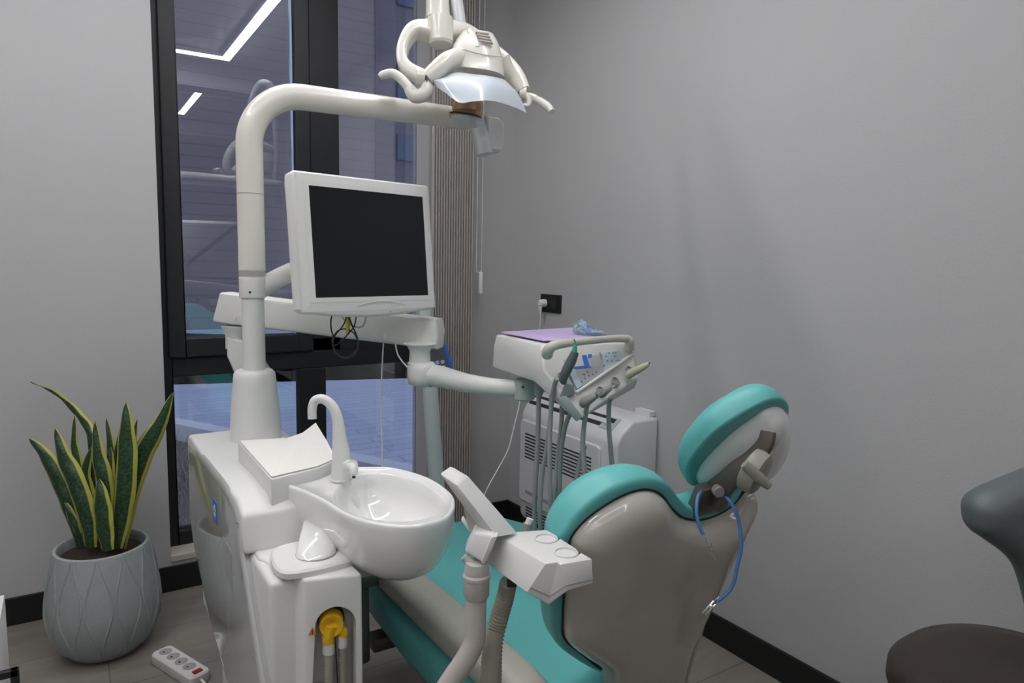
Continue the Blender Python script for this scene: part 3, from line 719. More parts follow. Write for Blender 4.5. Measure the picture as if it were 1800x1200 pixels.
rings = [upr(0, z, s_) for s_, z in outer]+[upr(0, zr-.004), upr(.0015, zr), upr(.005, zr+.0010), upr(.0085, zr-.0005), upr(.0105, zr-.003)]
rings.append(cav(1.0, zr-.0035)); rings.append(cav(.975, zr-.007))
for k in range(1, 10):
    t = k/9; a = t*math.pi/2; rings.append(cav(max(.02, .96*math.cos(a)**.75), zr-.010-.088*math.sin(a)))
b = N(); loft(b, rings); bowl = obj('spittoon_bowl', b, CER, du, ang=70)
nk = V((nb.x, nb.y, fz+.012)); nr = .031
tc_ = onz(568, 915, .79)
b = N(); rings = []
for t in [k/8 for k in range(9)]:
    c_ = nk.lerp(tc_, t**1.4); c_.z = nk.z+(tc_.z-nk.z)*t; r0 = nr*(1+.02*t)
    rings.append([c_+V((math.cos(a)*r0*1.2, math.sin(a)*r0, 0)) for a in [2*math.pi*k/36 for k in range(36)]])
loft(b, rings); obj('bowl_neck', b, CER, bowl, ang=60)
b = N(); lathe(b, nk-UZ*.002, [(nr*1.2, 0), (nr*1.2, .004)], 32); obj('neck_ring', b, MGREY, bowl)
# faucet
fc = onz(600, 843, zr-.002); FD = (fc-CAM).dot(R3 @ V((0, 0, 1)))
fx = lambda px, py, k=1.0: at(px, py, FD*k)
b = N(); stube(b, [fc-UZ*.012, fc+UZ*.012, fx(600, 800), fx(597, 770), fx(594, 740), fx(586, 716), fx(570, 702), fx(555, 703), fx(549, 716), fx(549, 736)], [.0200, .0200, .0190, .0145, .0115, .0105, .0098, .0095, .0092, .009], n=8, seg=24)
obj('faucet', b, PLM, bowl)
b = N(); q = fx(614, 822, .99); stube(b, [fx(606, 822), q, fx(621, 822, .97), fx(622, 834, .965)], [.013, .013, .009, .008], seg=18); cyl(b, fx(606, 818), fx(620, 818, .98), .012, 20); obj('bowl_rinse_spout', b, PLM, bowl)
b = N(); q = fx(622, 839, .962); cyl(b, q+UZ*.003, q-UZ*.001, .0035, 12); obj('spout_opening', b, RUB, bowl)
b = N(); lathe(b, fc+UZ*.0, [(.0225, 0), (.0225, .003), (.021, .005)], 28); obj('faucet_ring', b, PLM, bowl)
b = N(); q = onz(545, 836, zr-.006); lathe(b, q, [(.016, 0), (.016, .003), (.014, .004)], 28, sx=1.3); obj('cup_rest', b, CER, bowl)

# ================================================= MONITOR
mo = thing('monitor', 'white framed flat monitor with a black screen on the pole bracket', 'monitor', at(640, 555, 1.76))
sl, sr = 1.665, 1.907
c00, c10, c11, c01 = at(549, 525, 1.665), at(745, 518, 1.907), at(745, 346, 1.907), at(543, 328, 1.665)
mu = ((c10-c00)+(c11-c01)); mu.z = 0; mu.normalize(); mv = UZ.copy(); mn = mu.cross(mv)
if mn.dot(CAM-c00) < 0: mn = -mn
mc = (c00+c10+c11+c01)/4; mv = (((c01-c00)+(c11-c10))/2); mv -= mu*mv.dot(mu); mv.normalize(); mn = mu.cross(mv); 
if mn.dot(CAM-mc) < 0: mn = -mn
pp = lambda x, y: (lambda p: (p.dot(mu), p.dot(mv)))(onp(x, y, mc, mn)-mc)
scr = [pp(549, 525), pp(745, 518), pp(745, 346), pp(543, 328)]
x0 = (scr[0][0]+scr[3][0])/2; x1 = (scr[1][0]+scr[2][0])/2; y0_ = (scr[0][1]+scr[1][1])/2; y1_ = (scr[2][1]+scr[3][1])/2
fr = [pp(518, 550), pp(760, 545), pp(760, 325), pp(510, 300)]
X0 = x0-.040; X1 = x1+.028; Y0 = (fr[0][1]+fr[1][1])/2; Y1 = (fr[2][1]+fr[3][1])/2
b = N(); o2 = rnd(X0, X1, Y0, Y1, .012); mcv = mn*.004
# belly at the bottom edge
o2 = [(x, y-(.016*math.sin(math.pi*(x-X0)/(X1-X0)) if y < (Y0+Y1)/2 and X0+.01 < x < X1-.01 else 0)) for x, y in o2]
bel = [(X0+.012+(X1-X0-.024)*k/10, Y0-.014*math.sin(math.pi*k/10)) for k in range(0, 11)]
o2 = [q for q in rnd(X0, X1, Y0, Y1, .012) if q[1] > (Y0+Y1)/2]+[(X0, Y0+.012)]+bel+[(X1, Y0+.012)]
slab(b, o2, mc, mu, mv, mn, [(.03, -.062), (.012, -.055), (.002, -.035), (0, -.004), (.003, .003), (.007, .0052)])
obj('housing', b, PLM, mo, ang=40)
b = N(); 
fr_o = [(X0+.02, Y0+.012), (X1-.02, Y0+.012), (X1-.02, Y1-.02), (X0+.02, Y1-.02)]
def frame(bm, xa, xb, ya, yb, xc, xd, yc, yd, h0, h1):
    R0 = [(xa, ya), (xb, ya), (xb, yb), (xa, yb)]; R1 = [(xc, yc), (xd, yc), (xd, yd), (xc, yd)]
    g = lambda q, h: mc+mu*q[0]+mv*q[1]+mn*h
    loft(bm, [[g(q, 0) for q in R0], [g(q, h0) for q in R0], [g(q, h1) for q in R1], [g(q, 0.001) for q in R1]], False, False)
frame(b, X0+.006, X1-.006, Y0+.004, Y1-.006, x0, x1, y0_, y1_, .0055, .0085)
frame(b, x0-.014, x1+.010, y0_-.012, y1_+.012, x0, x1, y0_, y1_, .008, .0085)
obj('bezel', b, PLM, mo, smooth=False)
b = N(); slab(b, [(x0-.001, y0_-.001), (x1+.001, y0_-.001), (x1+.001, y1_+.001), (x0-.001, y1_+.001)], mc, mu, mv, mn, [(0, .0053), (0, .0062)]); obj('screen', b, SCR, mo, smooth=False)
b = N(); cx_ = (x0+x1)/2
tube(b, [mc+mu*(cx_-.06+.15*k/12)+mv*(y0_-.022+.010*math.sin(math.pi*k/12))+mn*.0095 for k in range(13)], .0009, 6); obj('chin_line', b, PLM, mo)
b = N(); q = mc+mu*(X0+(X1-X0)*.62)+mv*(Y0-.003)+mn*.006; cyl(b, q, q+mn*.001, .002, 10); obj('power_light', b, MGREY, mo)
# bracket to collar
zcm = (zc0+zc1)/2; 
b = N(); qa = V((pb.x, pb.y, zcm-.004)); qb = mc+mu*(X0+.10)+mv*((Y0+Y1)/2-.04)-mn*.08
stube(b, [V((pb.x, pb.y, zcm-.030)), at(470, 499, PD-.02), at(512, 478, (PD+1.8)/2), qb], [.026, .0255, .025, .022], seg=20); cyl(b, qb, mc+mu*(X0+.10)+mv*((Y0+Y1)/2-.04)-mn*.055, .045, 24)
obj('bracket_arm', b, PL, mo)
# dangling cables
md_ = 1.80
def mp(x, y, k=0): return at(560+x/10, 540+y/10, md_+k)
b = N(); stube(b, [mp(240, 120), mp(215, 250), mp(225, 400), mp(260, 520), mp(250, 640), mp(300, 780), mp(420, 880), mp(560, 860), mp(670, 760), mp(700, 620), mp(650, 450), mp(580, 300), mp(530, 130)], .0021, seg=8)
stube(b, [mp(670, 120, .005), mp(630, 320, .005), mp(560, 420, .005), mp(420, 570, .005), mp(290, 670, .005), mp(240, 580, .01), mp(320, 430, .01), mp(430, 380, .008), mp(540, 400, .008), mp(640, 480, .004), mp(690, 640, .004), mp(640, 850, .006), mp(470, 900, .004), mp(340, 840, .003), mp(250, 690, .0), mp(290, 500, 0), mp(400, 360, 0), mp(460, 260, 0), mp(500, 120, 0)], .0018, seg=8)
obj('black_cable', b, RUB, mo)
b = N(); stube(b, [mp(520, 110, .01), mp(515, 280, .01), mp(515, 400, .01), mp(495, 480, .01)], [.004, .006, .006, .003], seg=12); obj('yellow_connector', b, mat('mustard_plastic', (.55, .50, .05), .4, var=(6, .04)), mo)
b = N(); stube(b, [mp(400, 150, .015), mp(480, 250, .015), mp(640, 340, .02), mp(760, 340, .02), mp(820, 240, .02), mp(835, 120, .02)], .0022, seg=8); obj('grey_cable', b, mat('light_grey_cable', (.45, .45, .43), .5, var=(6, .03)), mo)

# ================================================= DELIVERY ARM + INSTRUMENT TABLE
FW = R3 @ V((0, 0, 1))
da = thing('instrument_table', 'white instrument table with control panel, carried on a jointed arm', 'instrument table', at(950, 700, 1.75))
dL, dR = 2.06, 1.95
# spring arm beam
bm_ = [(385, 514), (765, 562), (770, 585), (766, 615), (374, 567), (377, 540)]
p0, p1 = at(380, 540, dL), at(768, 590, dR); bu = (p1-p0).normalized(); bn = bu.cross(UZ).normalized()
if bn.dot(CAM-p0) < 0: bn = -bn
bvv = bn.cross(bu); bvv = bvv if bvv.z > 0 else -bvv
o2 = pxplane(bm_, p0, bu, bvv, bn)
b = N(); slab(b, o2, p0, bu, bvv, bn, [(.010, -.085), (.002, -.078), (0, -.068), (0, -.012), (.004, -.003), (.012, 0)]); bo = obj('spring_arm', b, PLM, da, ang=45)
b = N()
for q in ((413, 557), (677, 591), (726, 597)):
    b = N(); c_ = onp(*q, p0, bn); cyl(b, c_-bn*.004, c_+bn*.003, .0065, 16); obj('cover_screw', b, PLM, bo)
# joint beneath left end, link behind the pole
b = N(); q0 = at(412, 572, 2.10); q1 = at(414, 612, 2.10); lathe(b, q1, [(.028, 0), (.028, (q0-q1).length*.6), (.036, (q0-q1).length*.8), (.04, (q0-q1).length)], 24)
obj('rear_joint', b, PLM, da)
lk = [(400, 592), (432, 600), (468, 650), (480, 700), (470, 720), (430, 700), (412, 655), (399, 625)]
P0_ = at(440, 640, 2.08); vb = R3 @ V((1, 0, 0)); vb.z = 0; vb.normalize(); vn = V((-vb.y, vb.x, 0)); 
if vn.dot(CAM-P0_) < 0: vn = -vn
b = N(); slab(b, pxplane(lk, P0_, vb, UZ, vn), P0_, vb, UZ, vn, [(.006, -.045), (0, -.038), (0, .0), (.006, .006)]); obj('link_arm', b, PLM, da, ang=45)
# front joint
b = N(); q1 = at(738, 645, 1.93); lathe(b, q1, [(.034, -.01), (.034, .012), (.030, .016), (.028, .045), (.036, .06), (.046, .066)], 28); obj('front_joint', b, PLM, da)
# curved lower arm
b = N(); 
pts = [at(742, 656, 1.93), at(775, 662, 1.91), at(820, 673, 1.88), at(870, 680, 1.84), at(920, 682, 1.80)]
stube(b, pts, [.031, .030, .026, .023, .022], n=6, seg=24, flat=1.0)
lathe(b, at(742, 656, 1.93)-UZ*.032, [(.02, -.004), (.038, .004), (.041, .02), (.041, .052), (.034, .062), (.02, .066)], 28)
obj('curved_arm', b, PLM, da, ang=60)
b = N(); lathe(b, at(922, 684, 1.80)-UZ*.028, [(.02, 0), (.027, .004), (.027, .05), (.022, .056)], 28); tj = obj('table_joint', b, mat('pale_green_plastic', (.42, .49, .46), .35, var=(5, .02)), da)
b = N(); q = at(919, 680, 1.768); cyl(b, q, q+(CAM-q).normalized()*.003, .0035, 12); obj('joint_screw', b, RUB, tj)
# table body : left and right profiles, pixels in the 4.616x crop
def cz_(x, y): return (820+x/4.616, 500+y/4.616)
Bl = {'tb': at(*cz_(240, 405), 1.87), 'tf': at(*cz_(605, 482), 1.62), 'cr': at(*cz_(640, 690), 1.60), 'bt': at(*cz_(890, 1110), 1.60), 'fb': at(*cz_(940, 1082), 1.565), 'ch': at(*cz_(550, 790), 1.66), 'bb': at(*cz_(208, 672), 1.86), 'b2': at(*cz_(218, 500), 1.88)}
Br = {'tf': at(*cz_(1330, 470), 1.82), 'cr': at(*cz_(1345, 560), 1.81), 'fb': at(*cz_(1400, 748), 1.80)}
TX = (Br['tf']-Bl['tf']); 
Br['tb'] = Bl['tb']+V((TX.x, TX.y, 0)); Br['b2'] = Bl['b2']+V((TX.x, TX.y, .0)); Br['bb'] = Bl['bb']+V((TX.x, TX.y, .0))
Br['ch'] = Bl['ch']+V((TX.x, TX.y, .03))*.97; Br['bt'] = Br['fb']-V((TX.x, TX.y, 0))*.04-UZ*.03
order = ['tb', 'tf', 'cr', 'fb', 'bt', 'ch', 'bb', 'b2']
b = N(); loft(b, [[Bl[k] for k in order], [Br[k] for k in order]]); tbo = obj('table_body', b, PLM, da, bevel=.006, seg=3, ang=40)
# side crease line
sn = (Bl['tb']-Bl['tf']).cross(UZ).normalized(); 
if sn.dot(CAM-Bl['tf']) < 0: sn = -sn
b = N(); tube(b, [Bl['b2'].lerp(Bl['tb'], .3)+sn*.0005, Bl['ch'].lerp(Bl['cr'], .15)+sn*.001], .0006, 5); obj('side_seam', b, MGREY, tbo)
# panel on front
fo = Bl['cr']; fnn = (Br['cr']-Bl['cr']).cross(Bl['fb']-Bl['cr']).normalized()
if fnn.dot(CAM-fo) < 0: fnn = -fnn
def fp_(x, y, h=0): return onp(*cz_(x, y), fo, fnn)+fnn*h
def plate(name, pts, m, h0=-.002, h1=.0012, parent=tbo, bevel=0):
    b = N(); loft(b, [[fp_(x, y, h0) for x, y in pts], [fp_(x, y, h1) for x, y in pts]]); return obj(name, b, m, parent, bevel=bevel, smooth=False)
pn_ = plate('membrane_panel', [(735, 525), (1215, 492), (1258, 632), (890, 852)], mat('grey_membrane', (.40, .40, .43), .35, var=(4, .02)), h1=.0035)
LB = mat('pale_blue_membrane', (.44, .54, .60), .35, var=(4, .02))
plate('blue_band', [(735, 525), (790, 521), (930, 828), (890, 852)], LB, h1=.0042, parent=tbo)
plate('blue_field', [(1095, 501), (1215, 492), (1258, 632), (1110, 722)], LB, h1=.0042, parent=tbo)
plate('display_surround', [(820, 570), (960, 568), (990, 672), (968, 684), (862, 690)], BLUE, h1=.0050, parent=tbo)
plate('display', [(835, 573), (922, 572), (945, 668), (862, 676)], mat('pale_display', (.52, .52, .50), .25, var=(4, .02)), h1=.0056, parent=tbo)
plate('logo_square', [(972, 566), (1003, 563), (1012, 594), (982, 598)], BLUE, h1=.0050, parent=tbo)
plate('slot_mark', [(1064, 548), (1074, 546), (1094, 608), (1086, 612)], MGREY, h1=.0050, parent=tbo)
b = N()
for (x, y) in ((945, 735), (972, 716), (985, 748), (1015, 735), (1045, 718), (955, 770), (925, 795), (998, 680), (1105, 668), (1125, 590), (1195, 590), (1148, 565), (1182, 563), (1203, 562), (1135, 628), (1172, 628), (1208, 626), (1228, 622), (825, 555)):
    b = N(); q = fp_(x, y, .0042); cyl(b, q, q+fnn*.0012, .0022, 8); obj('button', b, mat('button_grey', (.16, .18, .24), .4, var=(6, .03)), tbo)
# ridge between panel and instrument strip
b = N(); tube(b, [fp_(885, 882, .002), fp_(1100, 735, .002), fp_(1345, 568, .002)], .004, 10); obj('ridge', b, PLM, tbo)
# holder strip recesses and grey clips
holes = [(958, 960), (1085, 868), (1205, 790), (1318, 700)]
for (x, y) in holes:
    b = N(); q = fp_(x, y, .001); lathe(b, q, [(.0125, 0), (.0125, .003), (.0105, .004), (.009, .001)], 20, fnn); obj('instrument_holder', b, MGREY, tbo)
b = N(); q = fp_(770, 755, .002); lathe(b, q, [(.0125, 0), (.0125, .004), (.0105, .005), (.009, .001)], 20, fnn); obj('instrument_holder', b, MGREY, tbo)
b = N(); loft(b, [[at(*cz_(*q), d) for q, d in (((800, 800), 1.585), ((870, 812), 1.60), ((880, 888), 1.60), ((745, 930), 1.585))], [at(*cz_(*q), d) for q, d in (((800, 800), 1.565), ((870, 812), 1.58), ((880, 888), 1.58), ((745, 930), 1.56))]])
obj('syringe_clip', b, mat('green_grey_plastic', (.28, .33, .31), .4, var=(5, .03)), tbo, bevel=.002)
b = N(); loft(b, [[at(*cz_(*q), d) for q, d in (((725, 915), 1.575), ((810, 900), 1.565), ((945, 1078), 1.55), ((890, 1112), 1.56))], [at(*cz_(*q), d) for q, d in (((725, 915), 1.555), ((810, 900), 1.545), ((945, 1078), 1.53), ((890, 1112), 1.54))]])
obj('side_foot', b, mat('green_grey_plastic'), tbo, bevel=.003)
# handle
HB = mat('warm_white_plastic', (.58, .56, .50), .35, var=(5, .02))
b = N(); hp = [at(*cz_(655, 565), 1.585), at(*cz_(665, 530), 1.565), at(*cz_(720, 492), 1.56), at(*cz_(900, 465), 1.60), at(*cz_(1150, 442), 1.70), at(*cz_(1290, 440), 1.775), at(*cz_(1322, 462), 1.785), at(*cz_(1318, 520), 1.80)]
stube(b, hp, [.014, .013, .011, .009, .009, .0105, .012, .014], n=6, seg=16); obj('front_handle', b, HB, tbo)
# purple mat
tm = [Bl['tb'], Br['tb'], Br['tf'], Bl['tf']]; cm = sum(tm, V())/4
b = N(); lay = [cm+(p-cm)*s for p, s in zip(tm, (.92, .95, .90, .90))]; loft(b, [[p+UZ*.0045 for p in lay], [p+UZ*.008 for p in lay]])
pm = obj('silicone_mat', b, PURP, bevel=.002, loc=cm+UZ*.003); tag(pm, 'purple silicone mat covering the top of the instrument table', 'mat')
# sterile pouch
pd_ = 1.86
b = N(); o3 = [(865, 320), (912, 275), (985, 318), (1005, 345), (1150, 415), (960, 418), (865, 385)]
q0 = at(*cz_(930, 380), pd_); pu = (R3 @ V((1, 0, 0))); pu.z = 0; pu.normalize(); pn2 = V((pu.y, -pu.x, 0))
if pn2.dot(CAM-q0) < 0: pn2 = -pn2
pv = (UZ*.85-pn2*.5).normalized(); pn3 = pu.cross(pv)
if pn3.dot(CAM-q0) < 0: pn3 = -pn3
o4 = [(lambda p: (p.dot(pu), p.dot(pv)))(onp(*cz_(x, y), q0, pn3)-q0) for x, y in o3]
slab(b, o4, q0, pu, pv, pn3, [(.004, -.006), (0, 0), (.004, .006), (.012, .009)])
bmesh.ops.triangulate(b, faces=b.faces[:]); bmesh.ops.subdivide_edges(b, edges=b.edges[:], cuts=4, use_grid_fill=True)
for v_ in b.verts: v_.co += pn3*random.uniform(-.004, .004)+UZ*random.uniform(-.0015, .0015)
po = thing('sterile_pouch', 'crumpled clear blue sterile pouch standing on the purple mat', 'pouch', q0-UZ*.02)
obj('film', b, mat('pale_aqua_film', (.46, .60, .62), .25, var=(60, .25), bump=(60, 1.0)), po)
b = N(); i2 = [(900, 340), (935, 335), (1090, 405), (980, 412)]; i3 = [(lambda p: (p.dot(pu), p.dot(pv)))(onp(*cz_(x, y), q0, pn3)-q0) for x, y in i2]
slab(b, i3, q0, pu, pv, pn3, [(0, .008), (.001, .0105)]); obj('blue_strip', b, mat('dusty_blue_print', (.13, .22, .42), .4, var=(80, .4)), po)

# handpieces
def hp_(name, label, d, pts, radii, m, tip=None, hose=None, cat='handpiece', hd=None):
    P = [at(*cz_(x, y), dd_) for x, y, dd_ in pts]; t = thing(name, label, cat, P[0])
    b = N(); stube(b, P, radii, n=5, seg=18); obj('grip', b, m, t)
    if tip:
        tp_, tr, tm_ = tip; b = N(); stube(b, [at(*cz_(x, y), dd_) for x, y, dd_ in tp_], tr, n=5, seg=12); obj('tip', b, tm_, t)
    if hose:
        b = N(); stube(b, hose, .0058, n=8, seg=12); obj('hose', b, HOSE, t)
    return t
def h(px, py, d): return at(px, py, d)
def ch_(x, y): return (860+x/4.616, 680+y/4.616)
def hs(*l): return [at(*ch_(x, y), d) for x, y, d in l]
hp_('air_water_syringe', 'dark grey syringe with a green tip leaning across the control panel', 0, [(795, 800, 1.565), (785, 765, 1.56), (810, 700, 1.55), (850, 620, 1.545), (882, 545, 1.54)], [.006, .010, .0115, .0115, .0085], mat('dark_green_grey_plastic', (.10, .125, .12), .35, var=(5, .04)),
    ([(875, 548, 1.54), (880, 510, 1.54), (884, 480, 1.54), (872, 440, 1.54)], [.0065, .005, .0025, .0012], GREEN),
    hs((545, -70, 1.575), (520, 30, 1.60), (500, 200, 1.62), (490, 500, 1.62), (495, 850, 1.63), (510, 1080, 1.66), (600, 1250, 1.7)))
hp_('curved_handpiece', 'grey bent handpiece in the lowest holder of the instrument strip', 0, [(940, 975, 1.56), (962, 952, 1.55), (1000, 930, 1.545), (1050, 900, 1.545)], [.008, .0125, .010, .007], MGREY,
    ([(1050, 900, 1.545), (1090, 880, 1.55), (1115, 862, 1.555)], [.007, .006, .004], CHR), hs((800, 120, 1.56), (785, 200, 1.58), (760, 420, 1.60), (770, 650, 1.60), (775, 860, 1.62), (790, 1150, 1.66)))
hp_('turbine_handpiece', 'small grey and steel handpiece in the second lowest holder', 0, [(1070, 868, 1.60), (1095, 885, 1.585), (1130, 860, 1.58), (1165, 840, 1.585)], [.006, .010, .009, .006], MGREY,
    ([(1165, 840, 1.585), (1190, 832, 1.59), (1212, 818, 1.59)], [.004, .0035, .005], CHR), hs((1010, 80, 1.60), (975, 110, 1.63), (970, 300, 1.66), (985, 500, 1.67), (1000, 690, 1.68), (1010, 900, 1.7)))
hp_('scaler_handpiece', 'ivory slim handpiece pointing right from the topmost holder', 0, [(1310, 740, 1.745), (1330, 722, 1.735), (1400, 685, 1.72), (1450, 658, 1.71), (1480, 640, 1.705)], [.009, .0105, .0095, .0075, .004], mat('ivory_plastic', (.50, .49, .38), .35, var=(5, .03)),
    ([(1478, 641, 1.705), (1487, 636, 1.703)], [.002, .0015], RUB))
# further hoses hanging beneath
tb_h = [hs((405, -20, 1.72), (402, 60, 1.74), (395, 400, 1.75), (375, 800, 1.76), (365, 1080, 1.78), (380, 1300, 1.8)),
        hs((505, 30, 1.70), (500, 200, 1.71), (470, 460, 1.73), (430, 700, 1.74), (415, 900, 1.74), (412, 1100, 1.76), (430, 1300, 1.8)),
        hs((590, 130, 1.66), (585, 300, 1.68), (560, 520, 1.70), (540, 760, 1.70), (525, 1000, 1.72), (540, 1300, 1.78)),
        hs((660, 210, 1.64), (620, 310, 1.66), (585, 500, 1.68), (570, 800, 1.70), (578, 1000, 1.72), (600, 1300, 1.78)),
        hs((775, 480, 1.66), (745, 560, 1.67), (710, 730, 1.68), (680, 900, 1.69), (675, 1100, 1.72))]
for k, P in enumerate(tb_h):
    b = N(); stube(b, P, .0058 if k else .0062, n=8, seg=12); obj('hose', b, HOSE, da)
b = N(); q = tb_h[0][0]; lathe(b, q-UZ*.03, [(.007, 0), (.012, .012), (.014, .03), (.014, .055)], 16); obj('hose_gland', b, mat('green_grey_plastic'), da)

# ================================================= STAND WITH KEYPAD
sd = 2.46
s0 = at(776, 905, sd)
sb = onz(790, 1000, 0); sx_ = at(770, 860, sd)
ks = thing('equipment_stand', 'pale slanting equipment post with a dark keypad, standing behind the jointed arm', 'stand', (sx_.x+.02, sx_.y, 0))
b = N(); tube(b, [V((sx_.x+.03, sx_.y, .02)), at(766, 830, sd), at(757, 700, sd), at(749, 560, sd), at(741, 420, sd)], [.029, .0283, .0273, .025, .0235], 24); obj('post', b, mat('pale_grey_enamel', (.55, .60, .60), .35, var=(4, .02)), ks)
b = N(); lathe(b, (sx_.x+.03, sx_.y, 0), [(.10, 0), (.10, .012), (.08, .02), (.03, .025)], 32); obj('foot', b, PLM, ks)
b = N(); q = at(757, 683, sd-.024)
for yy in (-.013, .011): cyl(b, q+UZ*yy, q+UZ*yy+(CAM-q).normalized()*.002, .0045, 10)
obj('post_screw', b, RUB, ks)
kp = at(765, 630, sd-.03); ku = R3 @ V((1, 0, 0)); ku.z = 0; ku.normalize(); kn_ = V((ku.y, -ku.x, 0)); kn_ = kn_ if kn_.dot(CAM-kp) > 0 else -kn_
k2 = lambda L_: pxplane(L_, kp, ku, UZ, kn_)
b = N(); slab(b, k2([(745, 575), (772, 588), (793, 652), (745, 652)]), kp, ku, UZ, kn_, [(.002, -.02), (0, -.018), (0, -.002), (.002, 0)]); kb = obj('keypad', b, mat('charcoal_plastic', (.10, .105, .11), .45, var=(6, .04)), ks)
for (x, y) in ((760, 638), (769, 637), (778, 636), (762, 647), (771, 646), (780, 645)):
    b = N(); q = onp(x, y, kp, kn_); lathe(b, q, [(.0072, -.001), (.0072, .002), (.006, .003)], 16, kn_); obj('key', b, LBLUE, kb)
b = N(); stube(b, [onp(x, y, kp, kn_)-kn_*.008 for x, y in ((768, 588), (772, 590), (782, 612), (790, 640), (791, 652), (786, 656))], [.005, .006, .007, .008, .009, .007], seg=14); obj('blue_handle', b, BLUE, kb)
# white cords
b = N(); stube(b, [at(674, 603, 2.02), at(672, 640, 2.02), at(670, 700, 2.02), at(671, 760, 2.02), at(674, 840, 2.02), at(678, 900, 2.02)], .0022, seg=8)
obj('hanging_cord', b, CORD, da)
b = N(); stube(b, [at(695, 604, 1.96), at(699, 622, 1.96), at(708, 636, 1.94), at(719, 648, 1.93)], .0022, seg=8); obj('short_cord', b, CORD, da)

# ================================================= DENTAL LAMP
LD = 1.93
dl = thing('dental_lamp', 'cream operating lamp with translucent shield and two handles hanging from its arm', 'lamp', at(820, 150, LD))
l = lambda x, y, d=0: at(680+x/6, y/6, LD+d)
# spring arm up and joint
b = N(); q0 = at(850, 262, PD*1.13); q1 = at(838, 195, 2.08); 
jn = thing  # keep name
stube(b, [at(852, 272, 2.05), at(844, 238, 2.05), at(832, 190, 2.06), at(822, 120, 2.08), at(812, 60, 2.08), at(803, 0, 2.08), at(795, -60, 2.08), at(785, -110, 2.05), at(774, -125, 2.0), at(768, -90, 1.96), at(769, -40, LD)], [.024, .025, .024, .019, .018, .018, .018, .022, .024, .026, .026], n=6, seg=20)
obj('spring_arm', b, mat('lamp_arm_grey', (.60, .62, .63), .3, coat=.3, var=(4, .02)), dl)
b = N(); cyl(b, at(769, -45, LD), at(769, -5, LD), .030, 28); cyl(b, at(769, -5, LD), at(770, 33, LD), .031, 28, r2=.0345); obj('stem', b, GLOSSW, dl)
b = N(); cyl(b, at(774, 33, LD-.014), at(775, 75, LD-.014), .036, 28, r2=.034); cyl(b, at(775, 75, LD-.014), at(775, 79, LD-.014), .034, 28, r2=.030); yk0 = obj('yoke_hub', b, GLOSSW, dl)
# yoke arc : flattened band
def band(bm, pts, wds, ths, up):
    P = spline(pts, 6); n = len(P); up = V(up).normalized(); rings = []
    def itp(L_, t): k = t*(len(L_)-1); i = min(int(k), len(L_)-2); return L_[i]+(L_[i+1]-L_[i])*(k-i)
    for i, p in enumerate(P):
        T = (P[min(n-1, i+1)]-P[max(0, i-1)]).normalized(); s = T.cross(up).normalized(); u2 = s.cross(T)
        w_, t_ = itp(wds, i/(n-1))/2, itp(ths, i/(n-1))/2; ring = []
        for a in range(0, 360, 24):
            c_, s_ = math.cos(math.radians(a)), math.sin(math.radians(a))
            ring.append(p+u2*(w_*math.copysign(abs(c_)**.6, c_))+s*(t_*math.copysign(abs(s_)**.6, s_)))
        rings.append(ring)
    loft(bm, rings)
toc = -(R3 @ V((0, 0, 1)))
b = N(); band(b, [l(620, 325), l(430, 325, -.01), l(280, 330, -.03), l(180, 480, -.05), l(165, 640, -.07), l(230, 740, -.085), l(380, 820, -.10)], [.06, .055, .05, .05, .05, .045, .036], [.066, .055, .038, .030, .030, .034, .040], toc+UZ*.35)
obj('yoke_left_arm', b, GLOSSW, dl, ang=60)
b = N(); band(b, [l(560, 325), l(720, 335, .02), l(870, 360, .05), l(1050, 480, .07), l(1260, 640, .06), l(1390, 800, .04), l(1450, 960, .02)], [.06, .055, .05, .05, .045, .04, .036], [.066, .050, .030, .026, .026, .03, .034], toc+UZ*.35)
obj('yoke_right_arm', b, GLOSSW, dl, ang=60)
# joints rings
b = N(); aL = l(320, 800, -.10); aR = l(1450, 990, .02); axs = (aR-aL).normalized()
cyl(b, l(355, 815, -.10)-axs*.012, l(400, 820, -.10), .021, 24); obj('pivot_ring', b, GLOSSW, dl); b = N(); cyl(b, l(1400, 985, .02), l(1470, 990, .02), .017, 24, r2=.02)
obj('pivot_ring', b, GLOSSW, dl)
b = N(); lathe(b, l(400, 822, -.10), [(.0215, 0), (.0215, .002)], 24, axs); obj('pivot_seam', b, MGREY, dl); b = N(); lathe(b, l(1425, 988, .02), [(.0195, 0), (.0195, .002)], 24, axs); obj('pivot_seam', b, MGREY, dl)
# lamp head: loft of horizontal-ish sections following the silhouette
hr = R3 @ V((1, 0, 0)); hr = (hr*1-UZ*.14).normalized(); hf = V((-hr.y, hr.x, 0)).normalized(); hf = hf if hf.dot(R3 @ V((0, 0, 1))) > 0 else -hf
def sec(xa, ya, xb, yb, dfront, dback, d=0):
    A_, B2 = l(xa, ya, d), l(xb, yb, d); c_ = (A_+B2)/2; rx = (B2-A_)/2; ring = []
    for k in range(36):
        a = 2*math.pi*k/36; ca, sa = math.cos(a), math.sin(a)
        ca2 = math.copysign(abs(ca)**.75, ca); sa2 = math.copysign(abs(sa)**.75, sa)
        ring.append(c_+rx*ca2+hf*((dback if sa2 > 0 else dfront)*sa2))
    return ring
b = N(); loft(b, [sec(840, 330, 1060, 350, .02, .03, .02), sec(800, 345, 1130, 375, .035, .045, .015), sec(740, 430, 1180, 470, .055, .06, .01), sec(700, 510, 1205, 570, .068, .07, 0), sec(670, 590, 1225, 650, .074, .08, -.0), sec(690, 700, 1240, 760, .074, .08, -.005), sec(720, 760, 1240, 830, .07, .075, -.01), sec(770, 800, 1200, 860, .05, .05, -.01)])
hd = obj('head_shell', b, GLOSSW, dl, ang=50)
